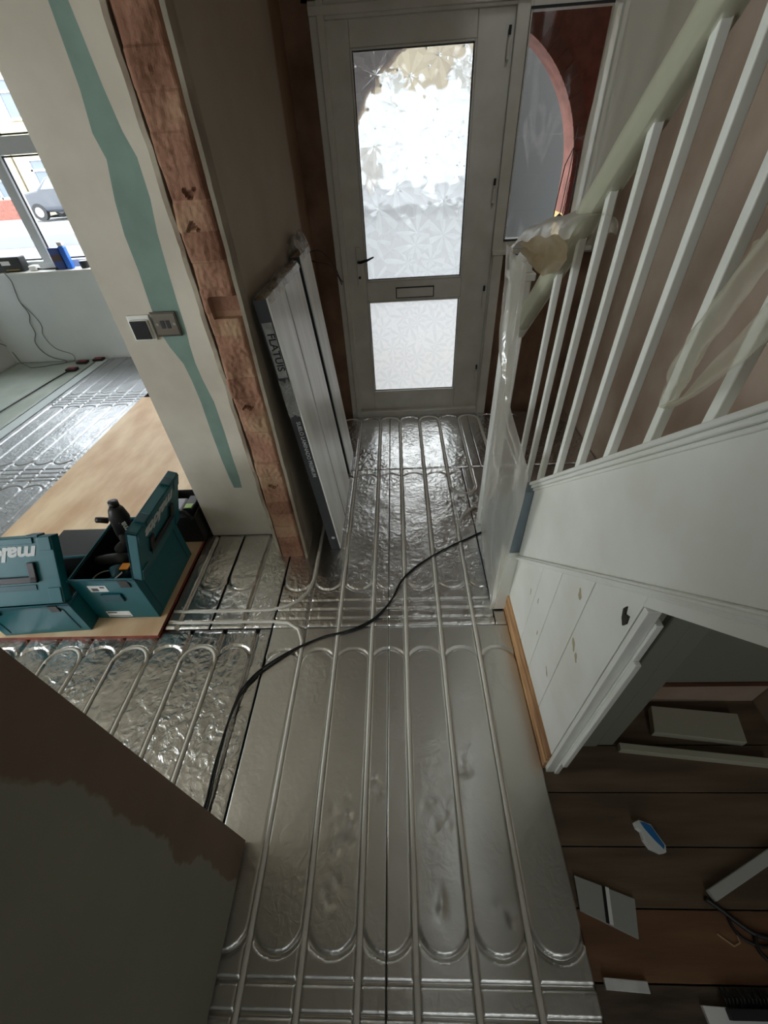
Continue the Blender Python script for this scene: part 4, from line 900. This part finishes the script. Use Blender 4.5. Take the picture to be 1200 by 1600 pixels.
q = MB(); q.box(-1.15, -1.10, 1.60, 1.71, .16, .225, 0); q.box(-1.145, -1.105, 1.605, 1.64, .225, .228, 1); o = q.build('battery', [BLACKP, mat('lime_label', (150, 190, 90), .5)], bevel=.004, origin=(-1.125, 1.65, .16)); tag(o, 'black battery with a lime green label in the crate', 'battery')
q = MB()
def bag(u, v):
    a = u*2*PI; r = .085*(1-.25*v)*(1+.18*noise.noise(Vector((math.cos(a)*1.6, math.sin(a)*1.6, v*3))))
    if v > .93: r *= .35
    return (-1.165+r*math.cos(a)*.9, 1.90+r*math.sin(a)*.7, .02+v*.42)
q.grid(bag, 28, 22); o = q.build('tool_bag', mat('black_fabric', (24, 24, 26), .7, bump=.4, bscale=30), smooth=True, origin=(-1.165, 1.9, .02)); tag(o, 'slumped black fabric bag standing behind the crate', 'bag')
q = MB(); q.box(-1.115, -1.085, 1.99, 2.02, .0, .62); o = q.build('timber_batten', mat('pale_batten', (176, 158, 128), .7), bevel=.002, origin=(-1.10, 2.0, 0)); tag(o, 'thin pale batten upright behind the black bag', 'batten')

# ================================================================== SOCKETS ON NIB WALL
def rbox(q, x0, x1, y0, y1, z0, z1, mi=None): q.box(x0, x1, y0, y1, z0, z1, mi)
s1 = thing('thermostat', (-.973, 1.63, 1.115), 'white square control with a black face on the skimmed wall', 'thermostat')
q = MB(); q.box(-1.018, -.930, 1.621, 1.630, 1.070, 1.162); q.build('back_plate', WPLAS, s1, bevel=.004, seg=3)
q = MB(); q.box(-1.010, -.938, 1.610, 1.622, 1.076, 1.148); q.build('bezel', WPLAS, s1, bevel=.006, seg=3)
q = MB(); q.box(-1.006, -.942, 1.6085, 1.611, 1.079, 1.145); q.build('screen', mat('black_glass', (4, 4, 5), .25), s1, bevel=.001)
s2 = thing('socket_plate', (-.875, 1.63, 1.12), 'shiny chrome socket plate over the green strip of the wall', 'wall socket')
q = MB(); q.box(-.925, -.827, 1.621, 1.630, 1.082, 1.170); q.build('plate', CHROME, s2, bevel=.003, seg=2)
q = MB(); q.box(-.919, -.833, 1.6195, 1.6212, 1.088, 1.164); q.build('raised_face', mat('brushed_dark_chrome', (140, 132, 124), .16, 1), s2, bevel=.001)
for x in (-.893, -.872): q = MB(); q.box(x, x+.014, 1.617, 1.6197, 1.112, 1.140); q.build('jack', BLACKP, s2)
for x in (-.906, -.842): q = MB(); q.cyl((x, 1.6178, 1.127), .005, .002, 1, 12); q.build('screw', STEEL, s2)

# ================================================================== LAMINATE PACKS
PW = mat('white_laminate', (236, 237, 233), .35, var=(212, 213, 208), vscale=4, vdetail=7, stretch=(3, 3, .5), bump=.05)
PWB = mat('dark_wrapper', (50, 52, 56), .35)
PTX = mat('print_pale', (176, 178, 178), .6)
FILM = plastic_mat('shrink_wrap', (205, 205, 200), .72, .15, .2)
def pack(y0, y1, H, label, grp, near=False, z0=.002, tilt=4.75, xb=-.330, face=(0,)):
    t = thing('laminate_pack', (xb, (y0+y1)/2, 0), label, 'laminate pack', grp)
    L = Matrix.Translation((xb, 0, z0+.004)) @ Matrix.Rotation(math.radians(-tilt), 4, 'Y')
    q = MB(); q.box(-.046, -.006, y0+.004, y1-.004, .002, H-.003, 0, L); q.build('planks', mat('plank_core', (168, 140, 104), .7), t)
    q = MB(); q.box(-.006, .0, y0, y1-.002, 0, H, 0, L); q.build('top_plank', PW, t, bevel=.001)
    q = MB(); q.box(-.048, -.0065, y0-.001, y0+.006, -.003, H-.002, 0, L); q.box(-.048, -.0065, y1-.008, y1-.003, 0, H-.002, 0, L); q.box(-.052, -.047, y0, y1-.004, 0, H, 0, L)
    wr = q.build('wrapper', PWB, t)
    return t, L, wr
tp, LP, wr = pack(1.495, 1.747, 1.225, 'laminate flooring pack nearest the camera, dark edge with Spanish lettering', 'laminate packs leaning on the hall wall')
ye = 1.495-.0015
text_mesh('lettering', 'SUELO LAMINADO PREMIUM', .024, Matrix.Translation(-world_loc(tp)) @ LP @ frame_m((-.024, ye, .62), (0, 0, -1), (1, 0, 0)), PTX, wr, sx=.92, weight=.0002)
q = MB(); q.box(-.046, -.010, ye-.0006, ye+.001, .95, 1.15, 0, LP); q.build('printed_patch', mat('patch_grey', (168, 168, 166), .5, var=(120, 120, 122), vscale=20), wr)
text_mesh('brand_lettering', 'FLATUIS', .038, Matrix.Translation(-world_loc(tp)) @ LP @ frame_m((-.026, ye-.0008, 1.045), (0, 0, -1), (1, 0, 0)), mat('print_black', (20, 20, 20), .6), wr, sx=1.0, weight=.0006)
q = MB(); q.cyl((-.024, ye-.001, .085), .009, .001, 1, 14)
q.v = [tuple(LP @ Vector(v)) for v in q.v]; q.build('sticker', PTX, wr)
def crumple(y0, y1, H, L, seed, dx0=-.055, dx1=.004, up=.03):
    q = MB()
    def f(u, v):
        y = y0+(y1-y0)*u; a = v*PI
        x = (dx0+dx1)/2-(dx1-dx0)/2*1.1*math.cos(a)
        z = H-.02+up*math.sin(a)*(1+.9*noise.noise(Vector((u*9, v*5, seed))))
        return tuple(L @ Vector((x+.012*noise.noise(Vector((u*14, v*6, seed+3))), y, z)))
    q.grid(f, 26, 12); return q
crumple(1.495, 1.752, 1.225, LP, 1).build('shrink_wrap_end', FILM, tp, smooth=True)
def strap(u, v):
    z = .79+.15*v; return tuple(LP @ Vector((-.05+.05*u, 1.489-.010*abs(noise.noise(Vector((u*4, v*9, 3)))), z+.02*noise.noise(Vector((u*5, v*4, 7))))))
q = MB(); q.grid(strap, 10, 40); q.build('loose_film', FILM, tp, smooth=True)
tp2, LP2, _ = pack(1.765, 2.085, 1.225, 'laminate flooring pack in the middle of the three upright packs', 'laminate packs leaning on the hall wall')
crumple(1.760, 2.085, 1.225, LP2, 5).build('shrink_wrap_end', FILM, tp2, smooth=True)
tp3, LP3, _ = pack(2.17, 2.42, 1.235, 'laminate flooring pack nearest the front door, past a dark gap', 'laminate packs leaning on the hall wall')
q = crumple(2.17, 2.42, 1.235, LP3, 9, up=.07); 
q.build('shrink_wrap_end', FILM, tp3, smooth=True)
for i, P_ in enumerate(([(-.50, 2.62, 1.17), (-.44, 2.60, 1.19), (-.39, 2.60, 1.18), (-.34, 2.60, 1.12), (-.315, 2.60, 1.055), (-.30, 2.60, 1.03)], [(-.50, 2.62, 1.15), (-.43, 2.58, 1.14), (-.36, 2.59, 1.12), (-.32, 2.59, 1.06), (-.305, 2.59, 1.02)], [(-.50, 2.60, 1.16), (-.47, 2.55, 1.21), (-.45, 2.52, 1.235)])):
    q = MB(); q.tube(smooth_path(P_), .003, 6); o = q.build('loose_wire', mat('brown_wire', (60, 30, 24), .5), smooth=True, origin=P_[0]); tag(o, ['upper brown wire curling out of the wall by the door', 'lower brown wire bending out of the wall towards the door', 'short dark wire stub above the laminate packs'][i], 'wire')

# ================================================================== FRONT ROOM BITS
r_ = thing('radio', (-3.83, 4.62, .86), 'black case with a white label on the bay window sill', 'radio')
q = MB(); q.box(-3.98, -3.68, 4.58, 4.68, .862, .99); q.build('body', BLACKP, r_, bevel=.012)
q = MB(); q.box(-3.88, -3.79, 4.577, 4.581, .92, .955); q.build('label', PAPER, r_)
q = MB(); q.box(-3.86, -3.72, 4.577, 4.581, .875, .885); q.build('yellow_stripe', mat('dull_yellow', (150, 130, 60), .6), r_)
o = MB().box(-3.63, -3.555, 4.58, 4.65, .862, .905).build('charger', WPLAS, bevel=.008, origin=(-3.59, 4.61, .862)); tag(o, 'small white adaptor on the sill right of the black case', 'charger')
q = MB(); q.tube([(-3.55, 4.60, .875), (-3.46, 4.59, .872), (-3.35, 4.585, .872)], .009, 8); q.cyl((-3.35, 4.585, .862), .016, .02, 2, 12); o = q.build('paint_scraper', BLACKP, smooth=True, origin=(-3.45, 4.59, .862)); tag(o, 'short black rod lying on the bay window sill', 'tool')
b_ = thing('filler_bag', (-3.28, 4.62, .86), 'blue and white upright packet on the bay window sill', 'packet')
q = MB(); q.box(-3.35, -3.25, 4.58, 4.66, .862, 1.04, 0); q.box(-3.351, -3.249, 4.579, 4.583, .93, .985, 1); q.build('packet', [mat('packet_blue', (40, 66, 130), .4), mat('packet_brown', (70, 50, 50), .5)], b_, bevel=.008)
q = MB(); q.box(-3.245, -3.19, 4.585, 4.64, .862, 1.05); q.build('tube', mat('bright_blue', (40, 110, 215), .35), b_, bevel=.01)
q = MB(); q.box(-3.24, -3.195, 4.59, 4.635, 1.05, 1.085); q.build('cap', WPLAS, b_, bevel=.006)
o = MB().cyl((-3.07, 4.62, .862), .045, .06, 2, 18).build('tape_roll', BLACKP, bevel=.006, origin=(-3.07, 4.62, .862)); tag(o, 'black round roll at the right end of the visible sill', 'tape')
for i, (x, y, nm_) in enumerate(((-3.47, 4.22, 'nearest of three'), (-3.47, 4.42, 'middle one of three'), (-3.32, 4.48, 'closest to the foil'))):
    q = MB(); q.box(x-.055, x+.055, y-.035, y+.035, -.004, .018, 0); q.box(x-.03, x+.045, y-.025, y+.02, .018, .024, 1)
    o = q.build('cable_reel', [BLACKP, mat('deep_red', (140, 30, 40), .5)], bevel=.006, origin=(x, y, 0)); tag(o, 'small red and black tool on the front room floor, '+nm_, 'tool', 'red and black cased tools')
q = MB(); q.tube([(-3.50, 4.20, .0), (-3.54, 3.8, .0), (-3.58, 3.3, .0), (-3.62, 2.8, .0)], .006, 6); o = q.build('floor_lead', BLACKC, smooth=True, origin=(-3.55, 3.6, -.006)); tag(o, 'straight dark lead across the grey sheet to the red and black tool', 'cable')
wc = [(-3.843, 4.57, .862), (-3.843, 4.515, .868), (-3.83, 4.525, .79), (-3.871, 4.53, .616), (-3.849, 4.53, .492), (-3.895, 4.53, .399), (-3.902, 4.53, .3), (-3.965, 4.53, .202), (-3.943, 4.53, .097), (-3.85, 4.52, .03), (-3.704, 4.49, .004), (-3.686, 4.417, .004), (-3.80, 4.38, .004), (-3.86, 4.347, .004), (-3.992, 4.327, .004), (-4.10, 4.40, .004), (-4.22, 4.48, .01), (-4.315, 4.55, .14), (-4.318, 4.48, .22), (-4.318, 4.2, .35)]
q = MB(); q.tube(smooth_path(wc), .004, 6); q.tube(smooth_path([(-3.871, 4.53, .60), (-3.80, 4.53, .45), (-3.79, 4.53, .36), (-3.83, 4.53, .27), (-3.78, 4.53, .13), (-3.62, 4.52, .06), (-3.60, 4.48, .006), (-3.66, 4.42, .006)]), .003, 6)
o = q.build('wall_lead', mat('grey_lead', (90, 92, 92), .5), smooth=True, origin=(-3.85, 4.5, .4)); tag(o, 'thin grey lead hanging from the bay window sill to the floor', 'cable')

# ================================================================== UNDER THE STAIRS
FZ = -.02
SC = mat('offcut_grey', (158, 160, 155), .4); SW = mat('offcut_white', (222, 224, 222), .5, var=(204, 206, 204), vscale=30)
of = thing('board_offcut', (.53, .13, FZ), 'grey board offcut with a bright silver strip lying beside the foil floor', 'offcut')
P4 = [(.463, .195), (.613, .147), (.584, .069), (.447, .120)]
q = MB(); q.prism([(.464, .195), (.613, .147), (.590, .069), (.456, .122)], 2, FZ+.001, FZ+.010); q.build('board', SC, of, bevel=.001)
q = MB(); q.prism([(.541, .1715), (.550, .1685), (.534, .0935), (.525, .0965)], 2, FZ+.0101, FZ+.0125); q.build('silver_strip', mat('bright_strip', (235, 238, 238), .25), of)
q = MB(); q.prism([(.533, .174), (.541, .1715), (.525, .0965), (.517, .099)], 2, FZ+.0101, FZ+.011); q.build('groove', BLACKP, of)
def stick(name, a, b, w_, h, m_, label, cat, z=FZ+.0005):
    A, B = Vector(a), Vector(b); d = (B-A).normalized(); n_ = Vector((-d.y, d.x))*w_/2
    q = MB(); q.prism([tuple(A-n_), tuple(A+n_), tuple(B+n_*1.0), tuple(B-n_)], 2, z, z+h); o = q.build(name, m_, bevel=.0015, origin=(A.x, A.y, z)); return tag(o, label, cat)
stick('trim_offcut', (.472, -.009), (.577, -.014), .021, .012, SW, 'short white trim offcut at the bottom, next to the foil edge', 'offcut')
stick('timber_stick', (.822, .155), (1.11, .272), .026, .018, mat('stick_grey', (184, 186, 180), .6), 'long pale grey stick pointing to the right edge of the picture', 'stick')
stick('long_batten', (.722, .528), (1.195, .478), .022, .030, mat('batten_paint', (182, 180, 160), .5), 'painted batten lying across the cupboard floor under the stairs', 'batten')
q = MB(); q.prism([(.885, .66), (1.17, .63), (1.145, .535), (.855, .57)], 2, FZ+.001, FZ+.035); o = q.build('loose_board', mat('loose_board', (172, 170, 150), .7), bevel=.002, origin=(1.0, .6, FZ)); tag(o, 'grey green loose board lying at the back of the stair cupboard', 'board')
q = MB()
blob = [(.683, .318), (.697, .323), (.712, .318), (.728, .312), (.735, .292), (.748, .262), (.742, .246), (.728, .244), (.702, .255), (.692, .275), (.693, .296), (.684, .304)]
q.prism(blob, 2, FZ, FZ+.022, 0); q.prism([(.697, .3185), (.712, .316), (.726, .309), (.733, .291), (.744, .262), (.738, .252), (.722, .272), (.704, .300)], 2, FZ+.0221, FZ+.024, 1)
o = q.build('sponge_scrap', [mat('scrap_white', (215, 218, 214), .6), mat('scrap_blue', (40, 110, 170), .5)], bevel=.003, origin=(.71, .28, FZ)); tag(o, 'small white scrap with a blue half on the dark boards', 'scrap')
q = MB(); q.prism([(.690, -.040), (.76, -.043), (.90, -.045), (.90, -.20), (.700, -.20)], 2, FZ+.0005, FZ+.012); o = q.build('white_sheet', PAPER, bevel=.001, origin=(.8, -.1, FZ)); tag(o, 'white card at the lower right corner on the floorboards', 'card')
q = MB()
for k in range(26):
    x = .745+.006*k; q.tube([(x, -.045, FZ+.014), (x+.004*math.sin(k*2.1), -.028, FZ+.022), (x+.006*math.sin(k*1.7), -.012, FZ+.012)], .0022, 5)
q.box(.74, .91, -.062, -.044, FZ+.0125, FZ+.03); o = q.build('brush', [mat('brush_dark', (36, 38, 40), .7)], origin=(.82, -.04, FZ+.012)); tag(o, 'dark bristled brush on the edge of the white card', 'brush')
q = MB(); q.tube(smooth_path([(.805, .150, -.014), (.833, .130, -.015), (.861, .106, -.015), (.893, .084, -.015), (.93, .075, -.015), (1.0, .06, -.015)]), .0065, 8)
q.tube(smooth_path([(.845, .113, -.015), (.846, .092, -.015), (.862, .072, -.015), (.90, .060, -.015), (.93, .064, -.015)]), .0038, 8)
q.tube(smooth_path([(.895, .08, -.014), (.885, .058, -.015), (.90, .035, -.015), (.94, .028, -.015)]), .0048, 8)
o = q.build('cord', mat('dark_cord', (26, 26, 24), .5), smooth=True, origin=(.86, .1, FZ)); tag(o, 'dark tangled cord near the end of the long grey stick', 'cord')
q = MB(); q.tube([(.800, .082, FZ+.002), (.83, .060, FZ+.002), (.848, .066, FZ+.002), (.849, .080, FZ+.002)], .0022, 6); o = q.build('wood_splinter', mat('splinter', (170, 140, 112), .7), origin=(.82, .07, FZ)); tag(o, 'thin bent pale splinter on the orange floorboard', 'splinter')
